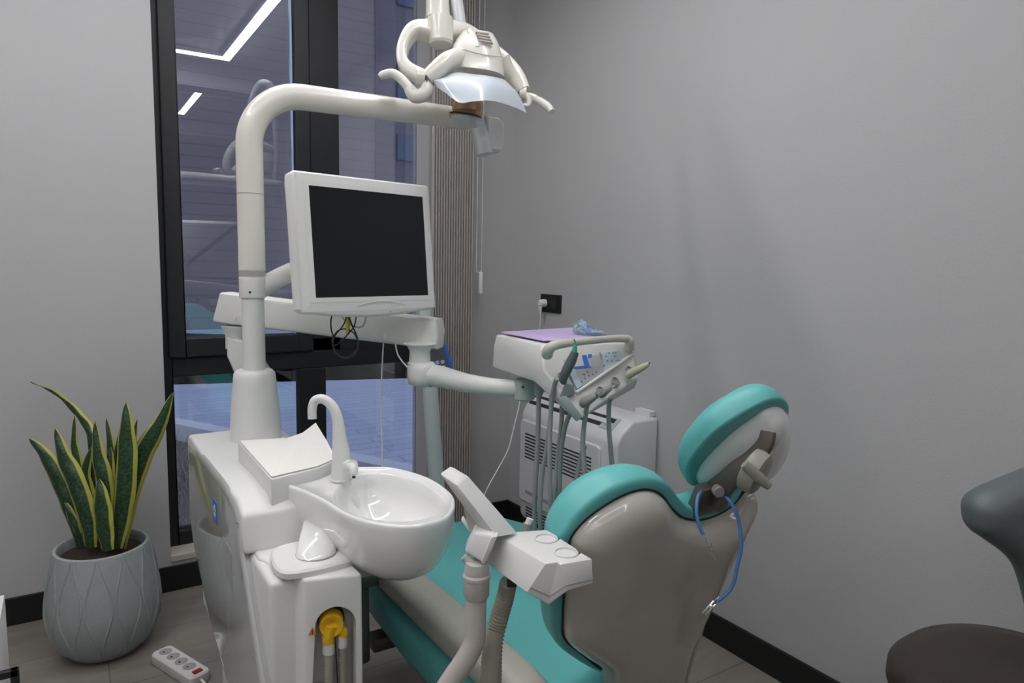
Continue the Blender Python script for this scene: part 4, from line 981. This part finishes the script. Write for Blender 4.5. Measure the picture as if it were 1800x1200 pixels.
# raised crown with vents
b = N(); band(b, [l(870, 320, -.025), l(930, 420, -.05), l(960, 500, -.068)], [.012, .014, .01], [.012, .014, .012], toc); obj('crown_ridge', b, GLOSSW, hd)
b = N()
for k, (xa, ya, xb, yb) in enumerate(((935, 345, 1075, 362), (950, 372, 1090, 392), (965, 400, 1105, 424), (975, 432, 1118, 456))):
    tube(b, [l(xa, ya, -.045-.008*k), l(xb, yb, -.045-.008*k)], .0042, 8)
obj('vent_fin', b, mat('taupe_plastic', (.36, .33, .30), .45, var=(6, .03)), hd)
b = N(); P = [l(x, y, d) for x, y, d in ((690, 515, -.06), (800, 520, -.072), (950, 560, -.078), (1100, 590, -.072), (1215, 600, -.055))]; stube(b, P, .0012, seg=6); obj('shell_seam', b, mat('seam_grey', (.42, .42, .38), .4, var=(4, .02)), hd)
# side wings to pivots
b = N(); stube(b, [l(420, 830, -.10), l(520, 740, -.095), l(640, 650, -.08), l(780, 600, -.05)], [.020, .023, .026, .026], n=6, seg=20); obj('left_wing', b, GLOSSW, dl)
b = N(); stube(b, [l(1420, 960, .02), l(1330, 840, .02), l(1240, 740, .01), l(1180, 640, 0)], [.018, .022, .028, .034], n=6, seg=20); obj('right_wing', b, GLOSSW, dl)
# shield: curved sheet
SH = mat('translucent_blue_white_shield', (.60, .66, .72), .2, coat=.3, var=(5, .03))
topc = [l(480, 890, -.075), l(600, 820, -.085), l(720, 765, -.090), l(900, 780, -.095), l(1080, 800, -.085), l(1240, 840, -.06), l(1300, 900, -.03)]
botc = [l(490, 900, -.09), l(600, 965, -.14), l(760, 1080, -.17), l(900, 1070, -.185), l(1090, 1060, -.17), l(1290, 1110, -.12), l(1475, 1190, -.06)]
tS, bS = spline(topc, 5), spline(botc, 5); rows = []
for k in range(9):
    t_ = k/8; rows.append([a.lerp(c_, t_)+toc*(.018*math.sin(math.pi*t_))*(1)+UZ*(.006*math.sin(math.pi*t_)) for a, c_ in zip(tS, bS)])
b = N(); vs = loft(b, rows, False, False, False)
bmesh.ops.solidify(b, geom=b.faces[:], thickness=.003); obj('light_shield', b, SH, dl, ang=60)
# reflector + bulb housing under
b = N(); loft(b, [sec(700, 1040, 1010, 1060, .045, .045, -.02), sec(690, 1100, 1020, 1120, .048, .048, -.015), sec(680, 1190, 1010, 1200, .045, .045, .0), sec(660, 1230, 990, 1260, .05, .05, .0)])
obj('bulb_housing', b, mat('amber_reflector', (.50, .30, .16), .2, metal=.3, var=(8, .35)), dl)
b = N(); loft(b, [sec(660, 1200, 1010, 1255, .052, .052, 0), sec(670, 1215, 1012, 1270, .052, .052, 0)])
obj('dark_gasket', b, RUB, dl)
b = N(); loft(b, [sec(655, 1200, 1020, 1262, .05, .05, .005), sec(680, 1260, 1010, 1300, .048, .048, .005), sec(740, 1310, 960, 1335, .03, .03, .005)])
obj('bulb_cover', b, mat('lamp_arm_grey'), dl)
# handles
b = N(); stube(b, [l(-75, 815, -.10), l(-40, 790, -.10), l(60, 775, -.10), l(150, 830, -.10), l(240, 930, -.10), l(310, 1010, -.10)], [.007, .011, .012, .013, .014, .016], n=6, seg=18)
stube(b, [l(230, 930, -.10), l(290, 1010, -.10), l(380, 1000, -.10), l(420, 940, -.10), l(410, 860, -.10)], [.014, .018, .019, .018, .012], n=6, seg=18); obj('left_handle', b, GLOSSW, dl)
b = N(); stube(b, [l(1460, 1010, .02), l(1500, 1050, .015), l(1490, 1110, .01), l(1440, 1110, .01)], [.012, .010, .007, .005], seg=14); stube(b, [l(1470, 1090, .02), l(1530, 1040, .015), l(1600, 1060, .01), l(1690, 1120, .0), l(1740, 1180, -.01)], [.006, .008, .011, .012, .0095], n=6, seg=18)
stube(b, [l(1450, 1010, .02), l(1520, 1015, .015), l(1580, 1040, .01)], [.01, .009, .009], seg=12); obj('right_handle', b, GLOSSW, dl)

# ================================================= DENTAL CHAIR
chx = -.955
dc = thing('dental_chair', 'teal upholstered dental chair with glossy ivory back shell and raised headrest', 'dental chair', (chx, -1.6, 0))
# seat cushion : lofted along y (left x, right x per station)
def seat_ring(y, zt, xl, xr, th):
    return [V((a, y, c_)) for a, c_ in rnd(xl, xr, zt-th, zt, min(.035, th*.45), 5)]
b = N()
S = [(-1.965, .505, -1.12, -.86, .06), (-1.955, .515, -1.17, -.82, .09), (-1.9, .512, -1.22, -.80, .10), (-1.75, .50, -1.255, -.76, .10), (-1.55, .495, -1.26, -.68, .10), (-1.35, .49, -1.25, -.64, .10), (-1.15, .475, -1.24, -.62, .09), (-1.02, .462, -1.215, -.645, .085), (-.95, .45, -1.18, -.68, .08), (-.915, .435, -1.13, -.73, .06), (-.905, .42, -1.08, -.78, .03)]
loft(b, [seat_ring(*s) for s in S]); seat = obj('seat', b, TEAL, dc, ang=70)
b = N(); loft(b, [[V((a, y, z+c_)) for a, c_ in rnd(xl, xr, -.07, 0, .02)] for y, z, xl, xr in ((-1.95, .425, -1.16, -.86), (-1.85, .418, -1.21, -.82), (-1.3, .40, -1.2, -.68), (-1.0, .385, -1.16, -.7))]); obj('seat_pan', b, SHELL, dc)
b = N(); box(b, chx-.09, chx+.09, -1.75, -1.45, .05, .36); obj('lift_column', b, BEIGE, dc, bevel=.02)
b = N(); slab(b, rnd(-.26, .20, -.36, .30, .08), (chx-.02, -1.50, .002), UX, UY, UZ, [(.004, 0), (0, .01), (0, .045), (.02, .065), (.06, .075)]); obj('base_plate', b, PLM, dc)
b = N(); slab(b, rnd(-.13, .16, -.16, .16, .05), (chx-.16, -1.47, .06), UX, UY, UZ, [(.0, 0), (.0, .10), (.02, .14), (.04, .15)]); obj('base_cover', b, BEIGE, dc)
b = N(); q = at(690, 1118, 1.78); obox(b, q, UX, UY, UZ, .12, .05, .035); obj('link_bar', b, BROWN, dc, bevel=.004)
# armrest
def arm(sx):
    m_ = []
    for y, hw, z0_, z1_ in ((-2.03, .022, .548, .572), (-2.01, .036, .528, .585), (-1.93, .042, .518, .592), (-1.7, .044, .513, .588), (-1.4, .042, .508, .578), (-1.15, .036, .505, .565), (-1.12, .020, .515, .555)):
        m_.append([V((chx+sx*(.262)+a, y, c_)) for a, c_ in rnd(-hw, hw, z0_, z1_, min(hw, (z1_-z0_)/2)*.75)])
    b = N(); loft(b, m_); ar = obj('armrest', b, BEIGE, dc, ang=60)
    b = N(); xx = chx+sx*.345
    loft(b, [[V((xx+a, -1.36+c_, z)) for a, c_ in rnd(-.022, .022, -.035*k, .035*k, .015)] for z, k in ((.335, .8), (.34, 1), (.42, .95), (.53, .8), (.55, .7))])
    obox(b, (chx+sx*.31, -1.36, .54), UX, UY, UZ, .11, .06, .03); obj('armrest_bracket', b, DGREY, ar, bevel=.004)
arm(-1)
# backrest
BP = V((-.985, -1.99, .62)); tl = math.radians(22); bv = V((0, -math.sin(tl), math.cos(tl))); bnn = V((0, -math.cos(tl), -math.sin(tl)))
def halfsym(px, P):
    L_ = pxplane(px, P, UX, bv, bnn); h_ = [(min(a, -.012), c_) for a, c_ in L_]; out = [h_[0]]
    for q in h_[1:]:
        out.append(q)
    return sm2(out+[(-a*.86, c_) for a, c_ in out[::-1]], 4)
def outl_(px, P, n=4): return sm2(pxplane(px, P, UX, bv, bnn), n)
teal_px = [(1048, 1176), (1005, 1152), (974, 1125), (966, 1085), (968, 1030), (976, 960), (996, 918), (1030, 880), (1078, 850), (1130, 836), (1170, 846), (1192, 874), (1212, 890), (1245, 885), (1275, 872), (1296, 858), (1312, 850), (1322, 862), (1315, 890), (1290, 945), (1262, 1000), (1238, 1060), (1215, 1100), (1190, 1160), (1120, 1200)]
b = N(); pad(b, outl_(teal_px, BP), BP, UX, bv, bnn, lambda d, x, y: .010*rd(d, .012), lambda d, x, y: -.016-.050*rd(d, .05)); br_ = obj('backrest', b, TEAL, dc, ang=60)
SP = BP+bnn*.008
shell_px = [(1056, 1172), (1022, 1145), (992, 1119), (989, 1085), (992, 1030), (999, 965), (1006, 938), (1037, 905), (1087, 873), (1128, 860), (1158, 868), (1178, 893), (1200, 910), (1230, 913), (1262, 903), (1288, 886), (1306, 864), (1316, 858), (1318, 872), (1300, 915), (1276, 965), (1252, 1020), (1230, 1068), (1214, 1100), (1200, 1150), (1196, 1220), (1130, 1260), (1066, 1225)]
b = N(); pad(b, outl_(shell_px, SP), SP, UX, bv, bnn, lambda d, x, y: .004+.032*rd(d, .045)+.014*rd(d, .2), lambda d, x, y: -.004, nu=64, nv=40); obj('back_shell', b, SHELL, dc, ang=60)
b = N(); o2 = inset2d(outl_(shell_px[:-3]+[(1180, 1170), (1120, 1190), (1075, 1168)], SP), -.0035); slab(b, o2, SP, UX, bv, bnn, [(0, -.008), (0, .0035)]); obj('shell_gasket', b, RUB, dc)
b = N(); rings = []
for t_, hw, dp_ in ((-.06, .02, .0), (-.10, .035, .008), (-.15, .055, .020), (-.20, .07, .034), (-.28, .08, .05), (-.34, .082, .055), (-.44, .08, .06)):
    o_ = SP+bv*t_+bnn*.030
    if t_ < -.05: o_ = SP+bv*(-.05)+V((0, (t_+.05)*-.18, (t_+.05)))+bnn*.030
    rings.append([o_+UX*(hw*math.copysign(abs(math.cos(a))**.8, math.cos(a)))+bnn*(dp_*math.sin(a)*.8) for a in [2*math.pi*k/32 for k in range(32)]])
loft(b, rings); obj('shell_spine', b, SHELL, dc, ang=70)
# headrest
HC = V((-.925, -2.14, 1.035)); hv = V((0, -.66, .75)).normalized(); hn = V((0, -.75, -.66)).normalized()
def cr2(x, y): return (1180+x/5.4545, 670+y/5.4545)
hw_px = [cr2(*q) for q in ((222, 915), (255, 800), (350, 675), (550, 480), (750, 330), (880, 240), (1000, 215), (1075, 260), (1095, 330), (1085, 450), (1010, 610), (880, 730), (700, 840), (520, 920), (400, 970), (290, 970))]
ht_px = [cr2(*q) for q in ((150, 960), (120, 850), (190, 700), (400, 470), (650, 300), (900, 170), (1030, 150), (1110, 200), (1120, 300), (1060, 450), (900, 640), (600, 860), (350, 990), (220, 1000))]
b = N(); o2 = sm2(pxplane(ht_px, HC, UX, hv, hn), 5)
pad(b, o2, HC, UX, hv, hn, lambda d, x, y: .006*rd(d, .012), lambda d, x, y: -.012-.040*rd(d, .05)); obj('headrest_pad', b, TEAL, dc, ang=60)
b = N(); o2 = sm2(pxplane(hw_px, HC, UX, hv, hn), 5)
pad(b, o2, HC, UX, hv, hn, lambda d, x, y: .002+.052*rd(d, .055), lambda d, x, y: -.004); obj('headrest_shell', b, CER, dc, ang=60)
# headrest bar and knob
hd_ = 1.235
hb = lambda x, y, d=0: at(*cr2(x, y), hd_+d)
HD0 = (onx(1250, 880, -.925)-CAM).dot(FW); 
b = N(); band(b, [at(*cr2(930, 480), HD0-.115), at(*cr2(900, 600), HD0-.115), at(*cr2(780, 740), HD0-.10), at(*cr2(640, 850), HD0-.085), at(*cr2(520, 970), HD0-.06), at(*cr2(420, 1060), HD0-.03), at(*cr2(370, 1150), HD0-.015)], [.024, .028, .030, .034, .038, .042, .05], [.012]*7, bnn)
obj('headrest_bar', b, BROWN, dc, ang=50)
b = N(); q = at(*cr2(440, 1040), HD0-.05); lathe(b, q, [(.010, 0), (.010, .012), (.008, .014)], 18, (CAM-q).normalized()+V((.2, -.2, -.3))); obj('pivot_bolt', b, MGREY, dc)
b = N(); q = at(*cr2(380, 1110), HD0-.012); obox(b, q, UX, bv, bnn, .085, .06, .022); obj('slide_bracket', b, BROWN, dc, bevel=.004)
KN = mat('khaki_grey_plastic', (.27, .27, .235), .4, var=(6, .03))
kq = at(*cr2(790, 860), HD0-.135); kax = ((CAM-kq).normalized()*.50+(R3 @ V((1, 0, 0)))*.75-UZ*.42).normalized()
b = N(); lathe(b, kq-kax*.014, [(.024, 0), (.034, .004), (.036, .014), (.034, .026), (.028, .030)], 32, kax); kb_ = obj('lock_knob', b, KN, dc)
b = N(); kp0, kp1 = at(*cr2(700, 790), HD0-.165), at(*cr2(940, 1010), HD0-.165); stube(b, [kp0, kp0.lerp(kp1, .3), kp0.lerp(kp1, .6)+UZ*-.001, kp1], [.007, .009, .009, .006], seg=14)
cyl(b, kp0.lerp(kp1, .55), kq, .008, 12); obj('knob_lever', b, KN, kb_)

# ================================================= BIB CHAIN
BC = mat('blue_silicone_cord', (.06, .20, .45), .45, var=(8, .04))
bd = HD0-.07
def bb_(x, y, d=0): return at(1140+x/3.529, 860+y/3.529, bd+d)
bh = thing('bib_chain', 'blue bib cord with two metal clips draped over the headrest bracket', 'bib cord', bb_(400, 60))
b = N(); P = [bb_(425, 690, -.01), bb_(455, 672, -.01), bb_(520, 600, -.01), bb_(550, 480, -.01), bb_(575, 350, -.01), bb_(560, 200, -.005), bb_(515, 85, 0), bb_(455, 30, .02), bb_(400, -8, .035), bb_(350, 0, .03), bb_(308, 45, .012), bb_(298, 150, .0), bb_(318, 230, -.005), bb_(342, 280, -.008)]
stube(b, P, .0030, seg=10); obj('cord', b, BC, bh)
def clip(a, c_, name='clip'):
    d = (c_-a).normalized(); s = d.cross((CAM-a).normalized()).normalized(); n2 = s.cross(d)
    b = N(); obox(b, a+d*.013+s*.002, d, s, n2, .028, .004, .006); obox(b, a+d*.013-s*.003, d, (s+d*.12), n2, .024, .003, .006); cyl(b, a+d*.009-n2*.004, a+d*.009+n2*.004, .0035, 10)
    stube(b, [a-d*.012, a-d*.004+s*.002, a+d*.002], .0013, seg=6); obj('clip', b, CHR, bh, bevel=.0006)
clip(bb_(375, 340, -.01), bb_(425, 435, -.01)); clip(bb_(410, 700, -.01), bb_(345, 770, -.01))

# ================================================= ASSISTANT HOLDER
AH = mat('holder_white_plastic', (.66, .655, .645), .38, var=(4, .02))
def ca(x, y): return (740+x/2.858, 780+y/2.858)
def A_(x, y, d): return at(*ca(x, y), d*.83)
ah = thing('assistant_holder', 'white angular instrument holder on a thick grey pipe beside the spittoon', 'holder', A_(280, 640, 1.19))
# block : top polygon and its lower counterpart
ztop = A_(625, 603, 1.12).z; zH = lambda x, y: onz(*ca(x, y), ztop)
tp = [zH(*q) for q in ((385, 460), (485, 440), (630, 430), (683, 460), (686, 485), (700, 474), (780, 525), (790, 555), (805, 545), (860, 578), (695, 606), (690, 592), (625, 603))]
zd = [(p-CAM).dot(FW) for p in tp]
bt2_ = [at(*ca(*q), d*k) for q, d, k in zip(((320, 592), (440, 560), (640, 520), (690, 545), (692, 560), (705, 550), (785, 610), (795, 640), (810, 640), (866, 700), (740, 732), (640, 800), (532, 746)), zd, (1, 1, 1.01, 1.01, 1.01, 1.01, 1, 1, 1, 1, 1, 1, 1))]
b = N(); loft(b, [bt2_, tp]); blk = obj('holder_block', b, AH, ah, bevel=.003, ang=30)
b = N(); tn = (tp[9]-tp[12]).cross(tp[1]-tp[12]).normalized(); tn = tn if tn.z > 0 else -tn
tu = (tp[9]-tp[0]).normalized()
for (x, y) in ((628, 478), (728, 549)):
    b = N(); q = zH(x, y); lathe(b, q, [(.0175, -.002), (.0172, .0018), (.0152, .0022), (.0142, .0006), (.0142, .0002)], 32); obj('cup_recess', b, AH, blk)
b = N(); sl_ = [bt2_[k].lerp(tp[k], .17)+(CAM-tp[k]).normalized()*.0015 for k in (9, 10, 11, 12)]
tube(b, sl_, .0006, 6); obj('seam_line', b, MGREY, blk)
# arm going up left
b = N(); a0 = [A_(90, 148, 1.24), A_(150, 106, 1.26), A_(240, 160, 1.25), A_(182, 208, 1.22)]; a1 = [A_(300, 440, 1.235), A_(400, 400, 1.25), A_(490, 450, 1.24), A_(385, 470, 1.19)]
lowr = [A_(95, 155, 1.28), A_(150, 125, 1.29)]
b = N(); loft(b, [a0, [p.lerp(q, .35) for p, q in zip(a0, a1)], a1]); obj('control_arm', b, AH, ah, bevel=.003, ang=30)
# under body of the arm (recessed) and pivot block
b = N(); c0_ = [A_(195, 240, 1.26), A_(240, 250, 1.28), A_(330, 470, 1.26), A_(240, 440, 1.24)]; loft(b, [c0_, [p+FW*.02 for p in c0_]]); obj('arm_underside', b, PIPE, ah, bevel=.002)
b = N(); d0 = [A_(265, 440, 1.20), A_(375, 455, 1.175), A_(320, 605, 1.175), A_(215, 545, 1.20)]
loft(b, [[p+FW*.05 for p in d0], d0]); obj('pivot_block', b, AH, ah, bevel=.005, seg=3)
b = N(); d1 = [A_(352, 470, 1.17), A_(386, 462, 1.175), A_(322, 605, 1.172), A_(300, 600, 1.17)]; loft(b, [[p+FW*.04 for p in d1], d1]); obj('pivot_flange', b, AH, ah, bevel=.002)
# pipe
pdp = 1.20
pA = lambda x, y: A_(x, y, pdp)
b = N(); stube(b, [pA(279, 620), pA(277, 760), pA(274, 900), pA(268, 990), pA(225, 1080), pA(150, 1190), pA(60, 1330), A_(-60, 1500, 1.25)], .0153, n=6, seg=28); obj('support_pipe', b, PIPE, ah)
b = N(); q = pA(278, 772); zt_ = pA(279, 668).z-q.z; zu = pA(280, 585).z-q.z
lathe(b, q, [(.0157, -.0012), (.0160, 0), (.0187, .005), (.0187, zt_), (.0200, zt_+.001), (.0200, zt_+.005), (.0178, zt_+.008), (.0178, zu-.01), (.0157, zu)], 32); obj('pipe_collar', b, PIPE, ah)
b = N(); stube(b, [pA(215, 565), pA(235, 585), pA(262, 600)], .006, seg=10); obj('release_lever', b, PIPE, ah)
b = N(); corr(b, [A_(440, 690, 1.22), A_(420, 780, 1.24), A_(385, 900, 1.25), A_(360, 1020, 1.24), A_(350, 1200, 1.24), A_(345, 1330, 1.24)], (.0118, .0165)); ch2 = obj('corrugated_hose', b, CORR, ah, ang=80)
b = N(); q = A_(455, 700, 1.19); obox(b, q, R3 @ V((1, 0, 0)), UZ, FW, .014, .01, .01); obj('hose_socket', b, RUB, ah, bevel=.002)
# valve tips standing behind the block
for (x, y, xx, yy, lab) in ((525, 432, 545, 375, 'grey suction tip with white end on the holder, nearer the spittoon'), (655, 420, 683, 378, 'grey suction tip with white end on the holder, nearer the teal backrest')):
    d = 1.34 if x < 600 else 1.36
    t = thing('suction_tip', lab, 'suction tip', A_(x, y+20, d), 'suction tips on the assistant holder'); b = N(); q0, q1 = A_(x, y+20, d), A_(xx-(xx-x)*.4, yy+25, d)
    cyl(b, q0, q1, .010, 16, r2=.0075); obj('valve', b, MGREY, t)
    b = N(); cyl(b, q1-UZ*.001, A_(xx+4, yy, d), .0054, 14, r2=.006); obj('nozzle', b, CER, t)
b = N(); loft(b, [[A_(200, 380, 1.30), A_(212, 358, 1.31), A_(248, 420, 1.30), A_(240, 440, 1.29)], [A_(200, 380, 1.32), A_(212, 358, 1.33), A_(248, 420, 1.32), A_(240, 440, 1.31)]]); obj('back_tab', b, AH, ah, bevel=.002)

# ================================================= STOOLS
GS = mat('blue_grey_upholstery', (.12, .14, .145), .45, var=(4, .05), bump=(150, .1))
BS = mat('brown_leather', (.036, .026, .020), .38, var=(5, .12), bump=(120, .15))
bs = thing('brown_stool', 'dark brown leather stool seat at the lower right beneath a grey seat back', 'stool', (-.28, -2.36, 0))
sc_ = onz(1700, 1150, .53); sxx, syy = -.25, -2.31
dst = 1.35
cB = at(1745, 1215, dst)
b = N(); pr = [(.05, -.085), (.14, -.08), (.178, -.062), (.193, -.035), (.190, -.012), (.170, .006), (.12, .018), (.06, .016), (.005, .012)]
lathe(b, cB+UZ*.045, pr, 48, (-.06, .06, 1), sx=1.05, sy=.95); obj('seat', b, BS, bs, ang=80)
bs.location = bs.location
zb_ = cB.z-.04
b = N(); cyl(b, (cB.x, cB.y, .08), (cB.x, cB.y, zb_), .025, 20); obj('gas_column', b, CHR, bs)
for k in range(5):
    a = 2*math.pi*k/5+.3; b = N(); e_ = V((cB.x+.24*math.cos(a), cB.y+.24*math.sin(a), .07)); stube(b, [(cB.x, cB.y, .10), V((cB.x, cB.y, .095)).lerp(e_, .5), e_], [.022, .017, .013], seg=12)
    lg = obj('leg', b, BLK, bs); b = N(); cyl(b, e_+V((math.sin(a)*.012, -math.cos(a)*.012, -.042)), e_+V((-math.sin(a)*.012, math.cos(a)*.012, -.042)), .028, 18); cyl(b, e_-UZ*.042, e_, .008, 8); obj('caster', b, RUB, lg)
gdp = 1.32
gp = [(x+18, y) for x, y in [(1694, 905), (1700, 885), (1720, 868), (1760, 850), (1800, 834), (1850, 815), (1920, 800), (1960, 830), (1960, 930), (1900, 1060), (1850, 1120), (1815, 1100), (1803, 1060), (1786, 1010), (1760, 980), (1725, 955), (1700, 935)]]
go = at(1820, 950, gdp); gu = R3 @ V((1, 0, 0)); gu.z = 0; gu.normalize(); gn = V((gu.y, -gu.x, 0)); gn = gn if gn.dot(CAM-go) > 0 else -gn
gt = thing("grey_stool", 'blue-grey curved seat back entering the picture at the right edge', 'stool', (go.x+gu.x*.24+gn.x*.33, go.y+gu.y*.24+gn.y*.33, 0))
b = N(); pad(b, sm2(pxplane(gp, go, gu, UZ, gn), 4), go, gu, UZ, gn, lambda d, x, y: -.02+.045*rd(d, .05), lambda d, x, y: -.025-.045*rd(d, .04)); obj('seat_back', b, GS, gt, ang=70)
b = N(); stube(b, [go-gn*.05-UZ*.10+gu*.08, go+gn*.02-UZ*.24+gu*.20, go+gn*.22-UZ*.34+gu*.26, go+gn*.33+gu*.24-UZ*(go.z-.12)], [.022, .022, .022, .024], seg=14); obj('back_post', b, BLK, gt)
b = N(); lathe(b, (go+gu*.24+gn*.33)-UZ*(go.z), [(.19, 0), (.19, .02), (.17, .03), (.03, .12)], 36); obj('base', b, BLK, gt)
